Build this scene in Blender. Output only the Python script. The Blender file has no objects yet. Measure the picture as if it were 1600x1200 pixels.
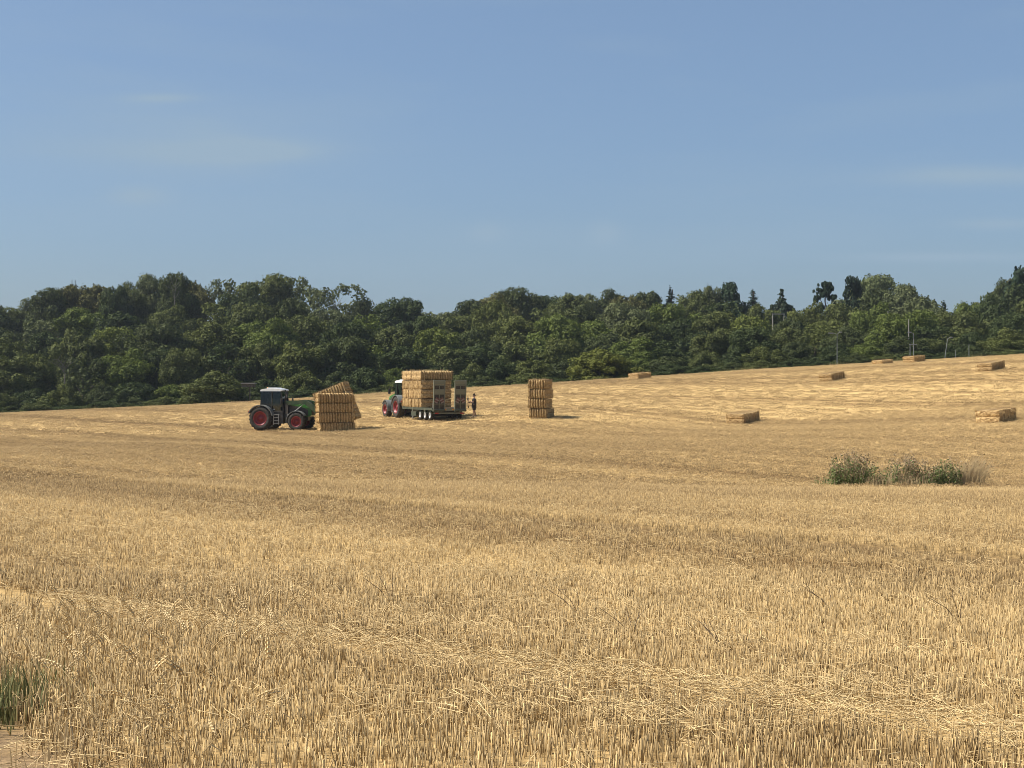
import bpy, math, random
import numpy as np
from mathutils import Vector, Matrix, Quaternion

random.seed(7)
rng = np.random.default_rng(11)
PI = math.pi
R = math.radians
scene = bpy.context.scene
C = scene.collection

# ------------------------------------------------------------------ camera
EYE = 1.6
F = 2300.0                      # focal length in photo pixels (1600 wide)
cam_d = bpy.data.cameras.new('camera')
cam_d.sensor_width = 36.0
cam_d.lens = F / 1600.0 * 36.0
cam_d.clip_start = 0.1
cam_d.clip_end = 9000
cam = bpy.data.objects.new('camera', cam_d)
cam.location = (0, 0, EYE)
cam.rotation_euler = (R(90), 0, 0)
C.objects.link(cam)
scene.camera = cam

# ------------------------------------------------------------------ light
SUN_EL = 50.0
sun_h = Vector((-0.998, -0.06, 0)).normalized()        # towards the sun, horizontal part
SUN_DIR = Vector((sun_h.x * math.cos(R(SUN_EL)), sun_h.y * math.cos(R(SUN_EL)), math.sin(R(SUN_EL))))
sun_d = bpy.data.lights.new('sun', 'SUN')
sun_d.energy = 5.0
sun_d.angle = R(0.53)
sun_d.color = (1.0, 0.94, 0.84)
sun = bpy.data.objects.new('sun', sun_d)
sun.rotation_euler = SUN_DIR.to_track_quat('Z', 'Y').to_euler()
sun.location = (-60, -10, 80)
C.objects.link(sun)

world = bpy.data.worlds.new('World')
scene.world = world
world.use_nodes = True
wn, wl = world.node_tree.nodes, world.node_tree.links
bg = wn['Background']
sky = wn.new('ShaderNodeTexSky')
sky.sky_type = 'NISHITA'
sky.sun_disc = False
sky.sun_elevation = R(SUN_EL)
sky.sun_rotation = math.atan2(SUN_DIR.x, SUN_DIR.y)
sky.altitude = 60
sky.air_density = 1.0
sky.dust_density = 2.1
sky.ozone_density = 8.0
SKY_STRENGTH = 0.076
bg.inputs['Strength'].default_value = SKY_STRENGTH
# thin high cloud streaks laid into the sky by direction
tc = wn.new('ShaderNodeTexCoord')
mp = wn.new('ShaderNodeMapping'); mp.inputs['Scale'].default_value = (3.2, 3.2, 17.0)
mp.inputs['Location'].default_value = (0.4, 0.2, 0.35)
nz = wn.new('ShaderNodeTexNoise'); nz.inputs['Scale'].default_value = 1.25; nz.inputs['Detail'].default_value = 6
nz.inputs['Roughness'].default_value = 0.5
rp = wn.new('ShaderNodeMapRange'); rp.inputs['From Min'].default_value = 0.5; rp.inputs['From Max'].default_value = 0.85
rp.inputs['To Min'].default_value = 0.33; rp.inputs['To Max'].default_value = 0.62
sk = wn.new('ShaderNodeMix'); sk.data_type = 'RGBA'
hs = wn.new('ShaderNodeHueSaturation'); hs.inputs['Saturation'].default_value = 1.0; hs.inputs['Value'].default_value = 1.0
wl.new(tc.outputs['Generated'], mp.inputs['Vector']); wl.new(mp.outputs['Vector'], nz.inputs['Vector'])
wl.new(nz.outputs['Fac'], rp.inputs['Value']); # named wisps: direction (x/y, z/y), half width, half height, strength
sep = wn.new('ShaderNodeSeparateXYZ'); wl.new(tc.outputs['Generated'], sep.inputs[0])
def wmath(op, a, b=None):
    q = wn.new('ShaderNodeMath'); q.operation = op
    for i, v in enumerate((a, b)):
        if v is None: continue
        if isinstance(v, (int, float)): q.inputs[i].default_value = v
        else: wl.new(v, q.inputs[i])
    return q.outputs[0]
ny_ = wmath('MAXIMUM', sep.outputs['Y'], 0.05)
du = wmath('DIVIDE', sep.outputs['X'], ny_); dv = wmath('DIVIDE', sep.outputs['Z'], ny_)
nw = wn.new('ShaderNodeTexNoise'); nw.inputs['Scale'].default_value = 2.2; nw.inputs['Detail'].default_value = 5
wl.new(mp.outputs['Vector'], nw.inputs['Vector'])
fac = rp.outputs['Result']
for (px_, py_, hw_, hh_, st_) in ((385, 237, 120, 17, .26), (300, 230, 260, 60, .10), (215, 305, 45, 14, .14), (250, 153, 55, 7, .10), (1510, 275, 150, 16, .16), (1560, 350, 80, 9, .10), (1480, 402, 150, 8, .12), (760, 362, 28, 18, .10), (945, 365, 26, 18, .10)):
    a_ = wmath('DIVIDE', wmath('SUBTRACT', du, (px_ - 800) / 2300), hw_ / 2300)
    b_ = wmath('DIVIDE', wmath('SUBTRACT', dv, (600 - py_) / 2300), hh_ / 2300)
    r2_ = wmath('ADD', wmath('MULTIPLY', a_, a_), wmath('MULTIPLY', b_, b_))
    w_ = wmath('MULTIPLY', wmath('EXPONENT', wmath('MULTIPLY', r2_, -1.0)), st_ * 7.5)
    fac = wmath('ADD', fac, wmath('MULTIPLY', w_, nw.outputs['Fac']))
wl.new(wmath('MINIMUM', fac, 0.95), sk.inputs['Factor'])
wl.new(sky.outputs['Color'], hs.inputs['Color'])
wl.new(hs.outputs['Color'], sk.inputs['A'])
sk.inputs['B'].default_value = (2.55, 3.48, 4.4, 1)   # thin veil of high cloud
wl.new(sk.outputs['Result'], bg.inputs['Color'])

scene.view_settings.view_transform = 'Standard'
scene.view_settings.look = 'None'
scene.view_settings.exposure = 0.74
scene.view_settings.gamma = 1.0
scene.view_settings.use_curve_mapping = False
scene.render.engine = 'CYCLES'
scene.cycles.filter_width = 0.9
scene.cycles.max_bounces = 6
scene.cycles.diffuse_bounces = 3
scene.cycles.transparent_max_bounces = 8

# ------------------------------------------------------------------ helpers
def lin(r, g, b):
    f = lambda c: (c / 255 / 12.92) if c / 255 <= 0.04045 else ((c / 255 + 0.055) / 1.055) ** 2.4
    return (f(r), f(g), f(b), 1.0)

def new_mat(name):
    m = bpy.data.materials.new(name); m.use_nodes = True
    return m, m.node_tree.nodes, m.node_tree.links, m.node_tree.nodes['Principled BSDF']

def paint(name, col, rough=0.5, metal=0.0, dirt=0.25, scale=6.0, spec=0.5, dirt_col=(0.25, 0.19, 0.11, 1)):
    """painted or moulded surface with dust and wear"""
    col = tuple(0.8 * v for v in col[:3]); dirt_col = (*[0.8 * v for v in dirt_col[:3]], 1)
    m, n, l, b = new_mat(name)
    t = n.new('ShaderNodeTexCoord')
    z = n.new('ShaderNodeTexNoise'); z.inputs['Scale'].default_value = scale; z.inputs['Detail'].default_value = 6
    r = n.new('ShaderNodeMapRange'); r.inputs['From Min'].default_value = 0.4; r.inputs['From Max'].default_value = 0.75
    r.inputs['To Max'].default_value = dirt
    x = n.new('ShaderNodeMix'); x.data_type = 'RGBA'
    x.inputs['A'].default_value = (*col[:3], 1); x.inputs['B'].default_value = dirt_col
    l.new(t.outputs['Object'], z.inputs['Vector']); l.new(z.outputs['Fac'], r.inputs['Value'])
    l.new(r.outputs['Result'], x.inputs['Factor']); l.new(x.outputs['Result'], b.inputs['Base Color'])
    b.inputs['Roughness'].default_value = rough; b.inputs['Metallic'].default_value = metal
    b.inputs['Specular IOR Level'].default_value = spec
    return m

class MB:
    """collects shapes into one mesh"""
    def __init__(s): s.v = []; s.f = []; s.sm = []; s.mi = []
    def add(s, vs, fs, smooth=False, M=None, mi=0):
        o = len(s.v)
        s.v += [tuple(M @ Vector(p)) if M else tuple(p) for p in vs]
        s.f += [tuple(i + o for i in f) for f in fs]
        s.sm += [smooth] * len(fs); s.mi += [mi] * len(fs)
        return s
    def box(s, x0, x1, y0, y1, z0, z1, M=None, mi=0, ch=0.0):
        if ch <= 0:
            vs = [(x, y, z) for x in (x0, x1) for y in (y0, y1) for z in (z0, z1)]
            fs = [(0, 1, 3, 2), (4, 6, 7, 5), (0, 4, 5, 1), (2, 3, 7, 6), (0, 2, 6, 4), (1, 5, 7, 3)]
            return s.add(vs, fs, False, M, mi)
        pr = [(x0 + ch, z0), (x1 - ch, z0), (x1, z0 + ch), (x1, z1 - ch), (x1 - ch, z1), (x0 + ch, z1), (x0, z1 - ch), (x0, z0 + ch)]
        return s.prism(pr, y0, y1, M, mi)
    def prism(s, prof, y0, y1, M=None, mi=0):
        """outline in x,z pushed along y"""
        n = len(prof)
        vs = [(x, y0, z) for x, z in prof] + [(x, y1, z) for x, z in prof]
        fs = [tuple(range(n)), tuple(range(2 * n - 1, n - 1, -1))]
        fs += [(i, n + i, n + (i + 1) % n, (i + 1) % n) for i in range(n)]
        return s.add(vs, fs, False, M, mi)
    def tube(s, pts, rad, k=8, M=None, mi=0, cap=True):
        pts = [Vector(p) for p in pts]
        rad = rad if isinstance(rad, (list, tuple)) else [rad] * len(pts)
        vs, fs = [], []
        up = Vector((0.13, 0.29, 0.95))
        for i, p in enumerate(pts):
            d = (pts[min(i + 1, len(pts) - 1)] - pts[max(i - 1, 0)]).normalized()
            a = d.cross(up)
            if a.length < 0.05: a = d.cross(Vector((1, 0, 0)))
            a.normalize(); b = d.cross(a)
            for j in range(k):
                t = 2 * PI * j / k
                vs.append(p + (a * math.cos(t) + b * math.sin(t)) * rad[i])
        for i in range(len(pts) - 1):
            for j in range(k):
                fs.append((i * k + j, i * k + (j + 1) % k, (i + 1) * k + (j + 1) % k, (i + 1) * k + j))
        s.add(vs, fs, k > 5, M, mi)
        if cap:
            s.add(vs[:k], [tuple(range(k))[::-1]], False, M, mi)
            s.add(vs[-k:], [tuple(range(k))], False, M, mi)
        return s
    def lathe(s, prof, k=28, M=None, mi=0):
        """profile of (radius, y) turned round the y axis"""
        vs, fs = [], []
        for r, y in prof:
            for j in range(k):
                t = 2 * PI * j / k
                vs.append((r * math.cos(t), y, r * math.sin(t)))
        for i in range(len(prof) - 1):
            for j in range(k):
                fs.append((i * k + j, i * k + (j + 1) % k, (i + 1) * k + (j + 1) % k, (i + 1) * k + j))
        return s.add(vs, fs, True, M, mi)
    def mesh(s, name, mats):
        me = bpy.data.meshes.new(name)
        me.from_pydata(s.v, [], s.f)
        me.polygons.foreach_set('use_smooth', s.sm)
        me.polygons.foreach_set('material_index', s.mi)
        for m in (mats if isinstance(mats, (list, tuple)) else [mats]): me.materials.append(m)
        me.update()
        return me
    def obj(s, name, mats, parent=None, loc=(0, 0, 0)):
        return link(name, s.mesh(name, mats), parent, loc)

def link(name, data, parent=None, loc=(0, 0, 0)):
    o = bpy.data.objects.new(name, data)
    C.objects.link(o)
    o.location = loc
    if parent is not None: o.parent = parent
    return o

def tag(o, label=None, cat=None, group=None, kind=None):
    if label: o['label'] = label
    if cat: o['category'] = cat
    if group: o['group'] = group
    if kind: o['kind'] = kind
    return o

def empty(name, loc, rz=0.0, label=None, cat=None, group=None):
    o = link(name, None, None, loc)
    o.rotation_euler = (0, 0, rz)
    o.empty_display_size = 0.3
    return tag(o, label, cat, group)

def np_mesh(name, verts, quads=None, tris=None, mat=None, smooth=False, attrs=None):
    me = bpy.data.meshes.new(name)
    verts = np.asarray(verts, dtype=np.float32)
    faces = []
    nq = 0 if quads is None else len(quads); nt = 0 if tris is None else len(tris)
    me.vertices.add(len(verts)); me.vertices.foreach_set('co', verts.ravel())
    loops = []
    if nq: loops.append(np.asarray(quads, dtype=np.int32).ravel())
    if nt: loops.append(np.asarray(tris, dtype=np.int32).ravel())
    if loops:
        lo = np.concatenate(loops)
        me.loops.add(len(lo)); me.loops.foreach_set('vertex_index', lo)
        st = np.concatenate([np.arange(nq) * 4, nq * 4 + np.arange(nt) * 3]).astype(np.int32)
        me.polygons.add(nq + nt); me.polygons.foreach_set('loop_start', st)
        if smooth: me.polygons.foreach_set('use_smooth', np.ones(nq + nt, dtype=bool))
    for k, (typ, arr) in (attrs or {}).items():
        a = me.attributes.new(k, typ, 'POINT')
        a.data.foreach_set('vector' if typ == 'FLOAT_VECTOR' else 'value', np.asarray(arr).ravel())
    if mat: me.materials.append(mat)
    me.update(calc_edges=True)
    me.validate()
    return me

# ------------------------------------------------------------------ terrain
def W(px, d): return (px - 800.0) * d / F
CP = []
def cp(px, d, z=None, y=None):
    CP.append((W(px, d), d, (z if z is not None else (600.0 - y) * d / F)))
for px in (-300, 800, 1900):
    cp(px, -6, -1.38); cp(px, 3, -1.47); cp(px, 6, -1.57); cp(px, 10, -1.78); cp(px, 20, -2.12); cp(px, 38, -2.68)
for px in (-200, 400, 900): cp(px, 60, -3.12)
for px in (200, 700): cp(px, 82, -3.4)
cp(0, 85, -3.8); cp(-300, 85, -4.2)
cp(1400, 46, y=760); cp(1400, 60, -3.0); cp(1900, 60, -2.7)
cp(1557, 85, y=657); cp(1900, 85, -1.4); cp(1160, 104, y=663)
cp(845, 108, y=652); cp(740, 112, y=652.5); cp(690, 111, y=658); cp(615, 120, y=653.5); cp(430, 108.5, y=671); cp(522, 105, y=674)
cp(0, 107, y=683); cp(-300, 107, y=697)
cp(1300, 139, y=594); cp(1549, 129, y=579); cp(1428, 160, y=566.5); cp(1378, 172, y=571); cp(1000, 172, y=592)
for px, y in ((-300, 662), (0, 647), (200, 638), (400, 628.5), (600, 615), (800, 603), (1000, 590.5), (1200, 577), (1400, 565.5), (1600, 555.5), (1900, 540)):
    cp(px, 186, y=y); cp(px, 197, y=y + 3.5); cp(px, 225, y=y + 22)
for px in (-400, 200, 800, 1400, 2000):
    cp(px, 275, -2.0); cp(px, 335, 4.0); cp(px, 420, 3.0)
CP = np.array(CP)
_S = 50.0
def _phi(r2):
    r2 = np.maximum(r2, 1e-12)
    return 0.5 * r2 * np.log(r2)
def _fit():
    P = CP[:, :2] / _S
    n = len(P)
    K = _phi(((P[:, None] - P[None]) ** 2).sum(-1)) + np.eye(n) * 2e-3
    A = np.zeros((n + 3, n + 3)); A[:n, :n] = K; A[:n, n] = 1; A[:n, n + 1:] = P; A[n, :n] = 1; A[n + 1:, :n] = P.T
    b = np.zeros(n + 3); b[:n] = CP[:, 2]
    return np.linalg.solve(A, b), P
_w, _P = _fit()
def ground_np(X, Y):
    X = np.asarray(X, dtype=float); Y = np.asarray(Y, dtype=float)
    xs = np.clip(X, -150, 150).ravel() / _S; ys = np.clip(Y, -6, 420).ravel() / _S
    out = np.empty_like(xs)
    for i in range(0, len(xs), 40000):
        a = xs[i:i + 40000]; b = ys[i:i + 40000]
        r2 = (a[:, None] - _P[None, :, 0]) ** 2 + (b[:, None] - _P[None, :, 1]) ** 2
        out[i:i + 40000] = _phi(r2) @ _w[:len(_P)] + _w[-3] + _w[-2] * a + _w[-1] * b
    out = out.reshape(X.shape)
    far = np.clip((Y - 420) / 600, 0, 1)
    return out * (1 - far) + (-6.0) * far + EYE
def ground(x, y): return float(ground_np(np.array([x]), np.array([y]))[0])

# direction of the drill rows and of the wheel tracks
ROW = np.array([0.575, -0.818]); NRM = np.array([0.818, 0.575])

def add_field_tone(n, l):
    """0..1 pale or dark working strips along the direction of the rows"""
    g = n.new('ShaderNodeNewGeometry')
    wz = n.new('ShaderNodeTexNoise'); wz.inputs['Scale'].default_value = 0.02; wz.inputs['Detail'].default_value = 1
    d = n.new('ShaderNodeVectorMath'); d.operation = 'DOT_PRODUCT'; d.inputs[1].default_value = (NRM[0], NRM[1], 0)
    l.new(g.outputs['Position'], wz.inputs['Vector']); l.new(g.outputs['Position'], d.inputs[0])
    ma = n.new('ShaderNodeMath'); ma.operation = 'MULTIPLY_ADD'; ma.inputs[1].default_value = 4.5
    l.new(wz.outputs['Fac'], ma.inputs[0]); l.new(d.outputs['Value'], ma.inputs[2])
    # strips are long: the second coordinate runs slowly along the row
    e = n.new('ShaderNodeVectorMath'); e.operation = 'DOT_PRODUCT'; e.inputs[1].default_value = (ROW[0] * 0.018, ROW[1] * 0.018, 0)
    l.new(g.outputs['Position'], e.inputs[0])
    cb = n.new('ShaderNodeCombineXYZ')
    l.new(ma.outputs['Value'], cb.inputs['X']); l.new(e.outputs['Value'], cb.inputs['Y'])
    n1 = n.new('ShaderNodeTexNoise'); n1.inputs['Scale'].default_value = 0.16; n1.inputs['Detail'].default_value = 7; n1.inputs['Roughness'].default_value = 0.62
    l.new(cb.outputs['Vector'], n1.inputs['Vector'])
    n2 = n.new('ShaderNodeTexNoise'); n2.inputs['Scale'].default_value = 0.5; n2.inputs['Detail'].default_value = 5; n2.inputs['Roughness'].default_value = 0.65
    l.new(g.outputs['Position'], n2.inputs['Vector'])
    mx = n.new('ShaderNodeMix'); mx.data_type = 'FLOAT'; mx.inputs['Factor'].default_value = 0.14
    l.new(n1.outputs['Fac'], mx.inputs['A']); l.new(n2.outputs['Fac'], mx.inputs['B'])
    cb2 = n.new('ShaderNodeCombineXYZ'); l.new(ma.outputs['Value'], cb2.inputs['X'])
    e2 = n.new('ShaderNodeMath'); e2.operation = 'MULTIPLY'; e2.inputs[1].default_value = .25; l.new(e.outputs['Value'], e2.inputs[0]); l.new(e2.outputs['Value'], cb2.inputs['Y'])
    n3 = n.new('ShaderNodeTexNoise'); n3.inputs['Scale'].default_value = 0.75; n3.inputs['Detail'].default_value = 3
    l.new(cb2.outputs['Vector'], n3.inputs['Vector'])
    mx3 = n.new('ShaderNodeMix'); mx3.data_type = 'FLOAT'; mx3.inputs['Factor'].default_value = 0.34
    l.new(mx.outputs['Result'], mx3.inputs['A']); l.new(n3.outputs['Fac'], mx3.inputs['B']); mx = mx3
    r = n.new('ShaderNodeMapRange'); r.inputs['From Min'].default_value = 0.345; r.inputs['From Max'].default_value = 0.60
    r.interpolation_type = 'SMOOTHSTEP'
    # the tone is shifted paler from the near ground to the far slope
    sx = n.new('ShaderNodeSeparateXYZ'); l.new(g.outputs['Position'], sx.inputs[0])
    fs = n.new('ShaderNodeMapRange'); fs.inputs['From Min'].default_value = 35; fs.inputs['From Max'].default_value = 125; fs.inputs['To Min'].default_value = -0.016; fs.inputs['To Max'].default_value = 0.022
    l.new(sx.outputs['Y'], fs.inputs['Value'])
    ad_ = n.new('ShaderNodeMath'); ad_.operation = 'ADD'; l.new(mx.outputs['Result'], ad_.inputs[0]); l.new(fs.outputs['Result'], ad_.inputs[1])
    l.new(ad_.outputs[0], r.inputs['Value'])
    return r.outputs['Result'], g

# ground material: straw litter over light soil in the field, rough grass beyond its edge
m, n, l, b = new_mat('stubble_ground')
tone, g = add_field_tone(n, l)
c1 = n.new('ShaderNodeMix'); c1.data_type = 'RGBA'
c1.inputs['A'].default_value = (0.18, 0.103, 0.040, 1); c1.inputs['B'].default_value = (0.57, 0.392, 0.168, 1)
l.new(tone, c1.inputs['Factor'])
fz = n.new('ShaderNodeTexNoise'); fz.inputs['Scale'].default_value = 9; fz.inputs['Detail'].default_value = 9; fz.inputs['Roughness'].default_value = 0.75
l.new(g.outputs['Position'], fz.inputs['Vector'])
fr = n.new('ShaderNodeMapRange'); fr.inputs['From Min'].default_value = 0.3; fr.inputs['From Max'].default_value = 0.7
fr.inputs['To Min'].default_value = 0.4; fr.inputs['To Max'].default_value = 1.35
l.new(fz.outputs['Fac'], fr.inputs['Value'])
c2 = n.new('ShaderNodeVectorMath'); c2.operation = 'SCALE'
l.new(c1.outputs['Result'], c2.inputs[0]); l.new(fr.outputs['Result'], c2.inputs['Scale'])
at = n.new('ShaderNodeAttribute'); at.attribute_name = 'field'
c3 = n.new('ShaderNodeMix'); c3.data_type = 'RGBA'; c3.inputs['A'].default_value = (0.05, 0.065, 0.022, 1)
at3 = n.new('ShaderNodeAttribute'); at3.attribute_name = 'track_soil_shade'
c5 = n.new('ShaderNodeMix'); c5.data_type = 'RGBA'; c5.inputs['B'].default_value = (0.085, 0.05, 0.022, 1)  # track strip darker: trampled soil plus the rut's shade put into the colour
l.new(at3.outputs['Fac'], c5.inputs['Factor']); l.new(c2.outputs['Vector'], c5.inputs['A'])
l.new(at.outputs['Fac'], c3.inputs['Factor']); l.new(c5.outputs['Result'], c3.inputs['B'])
at2 = n.new('ShaderNodeAttribute'); at2.attribute_name = 'soil'
c4 = n.new('ShaderNodeMix'); c4.data_type = 'RGBA'; 
sv = n.new('ShaderNodeVectorMath'); sv.operation = 'SCALE'; sv.inputs[0].default_value = (0.30, 0.205, 0.115)
fz2 = n.new('ShaderNodeTexNoise'); fz2.inputs['Scale'].default_value = 5; fz2.inputs['Detail'].default_value = 10; fz2.inputs['Roughness'].default_value = 0.7; l.new(g.outputs['Position'], fz2.inputs['Vector'])
fr2 = n.new('ShaderNodeMapRange'); fr2.inputs['From Min'].default_value = 0.3; fr2.inputs['From Max'].default_value = 0.7; fr2.inputs['To Min'].default_value = 0.5; fr2.inputs['To Max'].default_value = 1.15
l.new(fz2.outputs['Fac'], fr2.inputs['Value']); l.new(fr2.outputs['Result'], sv.inputs['Scale']); l.new(sv.outputs['Vector'], c4.inputs['B'])
l.new(at2.outputs['Fac'], c4.inputs['Factor']); l.new(c3.outputs['Result'], c4.inputs['A'])
l.new(c4.outputs['Result'], b.inputs['Base Color'])
b.inputs['Roughness'].default_value = 0.95; b.inputs['Specular IOR Level'].default_value = 0.1
bz = n.new('ShaderNodeBump'); bz.inputs['Strength'].default_value = 0.6; bz.inputs['Distance'].default_value = 0.06
l.new(fz.outputs['Fac'], bz.inputs['Height']); l.new(bz.outputs['Normal'], b.inputs['Normal'])
MAT_GROUND = m

ys = np.concatenate([np.arange(-12, 4, 1.0), np.arange(4, 30, 0.25), np.arange(30, 120, 0.6), np.arange(120, 240, 1.0), np.arange(240, 440, 6.0), np.geomspace(440, 6000, 24)])
xs = np.concatenate([-np.geomspace(150, 4000, 16)[::-1], np.arange(-145, -60, 5.0), np.arange(-60, -8, 1.0), np.arange(-8, 8, 0.25), np.arange(8, 60, 1.0), np.arange(60, 146, 5.0), np.geomspace(150, 4000, 16)])
GX, GY = np.meshgrid(xs, ys)
GZ = ground_np(GX, GY)
near = np.clip((60 - GY) / 40, 0, 1)
GZ = GZ + near * 0.02 * np.sin(GX * 2.1 + 0.7 * GY) * np.cos(GY * 1.7 - GX)
V0 = GX * NRM[0] + GY * NRM[1]
def track_v(x):                      # centre of the flattened wheel track close to the camera
    return 4.75 + (x + 1.1) * 0.26
GZ -= 0.07 * np.exp(-((V0 - 14.4) / 0.40) ** 2) * (GY < 60) + 0.04 * np.exp(-((V0 - track_v(GX)) / 0.25) ** 2) * (GY < 20)
field = 1 - np.clip((GY - 197) / 6, 0, 1)
soil = np.clip(0.5 + 4 * (-0.57 * (GY - 6.0) - (GX + 1.80 + 0.06 * np.sin(9 * GY))), 0, 1) * (GY < 7.3)
nyy, nxx = GX.shape
idx = np.arange(nyy * nxx).reshape(nyy, nxx)
quads = np.stack([idx[:-1, :-1], idx[:-1, 1:], idx[1:, 1:], idx[1:, :-1]], -1).reshape(-1, 4)
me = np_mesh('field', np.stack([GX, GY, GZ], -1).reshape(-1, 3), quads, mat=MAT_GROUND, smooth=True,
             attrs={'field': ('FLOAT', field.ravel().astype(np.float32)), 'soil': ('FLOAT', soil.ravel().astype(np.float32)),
                    'track_soil_shade': ('FLOAT', (0.9 * np.exp(-((V0 - 14.4) / 0.55) ** 2) * np.clip((42 - GY) / 12, 0, 1)).ravel().astype(np.float32))})
tag(link('ground', me), 'harvested wheat field dipping and rising to the wood', kind='structure')

# ------------------------------------------------------------------ stubble
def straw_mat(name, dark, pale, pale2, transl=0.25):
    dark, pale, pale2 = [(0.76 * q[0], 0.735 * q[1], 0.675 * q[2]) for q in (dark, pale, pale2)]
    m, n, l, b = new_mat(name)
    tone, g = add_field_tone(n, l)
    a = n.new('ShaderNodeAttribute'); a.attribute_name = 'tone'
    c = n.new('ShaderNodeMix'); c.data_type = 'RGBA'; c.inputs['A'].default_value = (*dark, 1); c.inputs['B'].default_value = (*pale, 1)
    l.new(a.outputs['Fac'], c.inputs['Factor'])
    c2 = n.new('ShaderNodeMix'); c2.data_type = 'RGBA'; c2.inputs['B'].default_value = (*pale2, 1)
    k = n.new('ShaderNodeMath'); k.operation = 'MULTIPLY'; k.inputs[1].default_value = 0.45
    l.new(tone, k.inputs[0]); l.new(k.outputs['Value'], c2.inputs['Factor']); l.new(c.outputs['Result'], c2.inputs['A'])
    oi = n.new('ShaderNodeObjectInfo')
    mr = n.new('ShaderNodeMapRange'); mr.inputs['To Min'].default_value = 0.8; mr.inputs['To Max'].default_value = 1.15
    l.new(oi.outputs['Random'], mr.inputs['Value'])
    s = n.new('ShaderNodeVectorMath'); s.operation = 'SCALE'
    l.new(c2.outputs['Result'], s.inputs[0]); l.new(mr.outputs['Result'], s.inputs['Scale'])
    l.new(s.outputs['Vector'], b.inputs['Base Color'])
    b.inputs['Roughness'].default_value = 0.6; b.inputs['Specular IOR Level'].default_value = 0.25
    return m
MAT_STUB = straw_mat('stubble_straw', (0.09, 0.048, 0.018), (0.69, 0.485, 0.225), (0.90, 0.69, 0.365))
MAT_LYING = straw_mat('lying_straw', (0.46, 0.31, 0.135), (0.88, 0.69, 0.38), (0.92, 0.73, 0.42))

def stems_mesh(name, n, rx, ry, h0, h1, thick, lean, seed, mat, lying=False, bent=0.15, flat=0.0):
    r = np.random.default_rng(seed)
    vs, qs, ts, tn = [], [], [], []
    for i in range(n):
        x = r.uniform(-rx, rx); y = r.uniform(-ry, ry)
        h = r.uniform(h0, h1); th = thick * r.uniform(0.7, 1.25)
        az = r.uniform(0, 2 * PI)
        if lying or r.random() < flat:
            el = abs(r.normal(0.12, 0.22)); d = np.array([math.cos(az) * math.cos(el), math.sin(az) * math.cos(el), math.sin(el)])
            base = np.array([x, y, r.uniform(0.02, 0.12)]) - d * h * 0.5; base[2] = max(base[2], 0.01)
        else:
            ln = abs(r.normal(0, lean)); d = np.array([math.sin(ln) * math.cos(az), math.sin(ln) * math.sin(az), math.cos(ln)])
            base = np.array([x, y, -0.03])
        tip = base + d * h
        mid = base + d * h * 0.6
        if r.random() < bent:          # snapped stalk with a hanging end
            a2 = r.uniform(0, 2 * PI); tip = mid + np.array([math.cos(a2), math.sin(a2), r.uniform(-0.5, 0.4)]) * h * 0.4
        u = np.cross(d, [0.3, 0.2, 0.93]); u = u / (np.linalg.norm(u) + 1e-9) if np.linalg.norm(u) > 0.02 else np.array([1.0, 0, 0])
        w = np.cross(d, u)
        o = len(vs)
        a0 = r.uniform(0, 2 * PI)
        for p, k in ((base, 1.0), (mid, 0.95), (tip, 0.8)):
            for j in range(3):
                t = a0 + 2 * PI * j / 3
                vs.append(p + (u * math.cos(t) + w * math.sin(t)) * th * 0.5 * k * 1.15)
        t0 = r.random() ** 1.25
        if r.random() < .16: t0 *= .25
        tn += ([t0 * 0.32] * 3 + [t0 * 0.9] * 3 + [min(1, t0 * 0.95 + 0.15)] * 3) if not lying else [.35 + .6 * t0] * 9  # stem feet coloured darker to stand in for shade between the stems
        for s_ in (0, 3):
            for j in range(3): qs.append((o + s_ + j, o + s_ + (j + 1) % 3, o + s_ + 3 + (j + 1) % 3, o + s_ + 3 + j))
        ts.append((o + 6, o + 7, o + 8))
    return np_mesh(name, np.array(vs), np.array(qs), np.array(ts), mat, attrs={'tone': ('FLOAT', np.array(tn, dtype=np.float32))})

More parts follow.
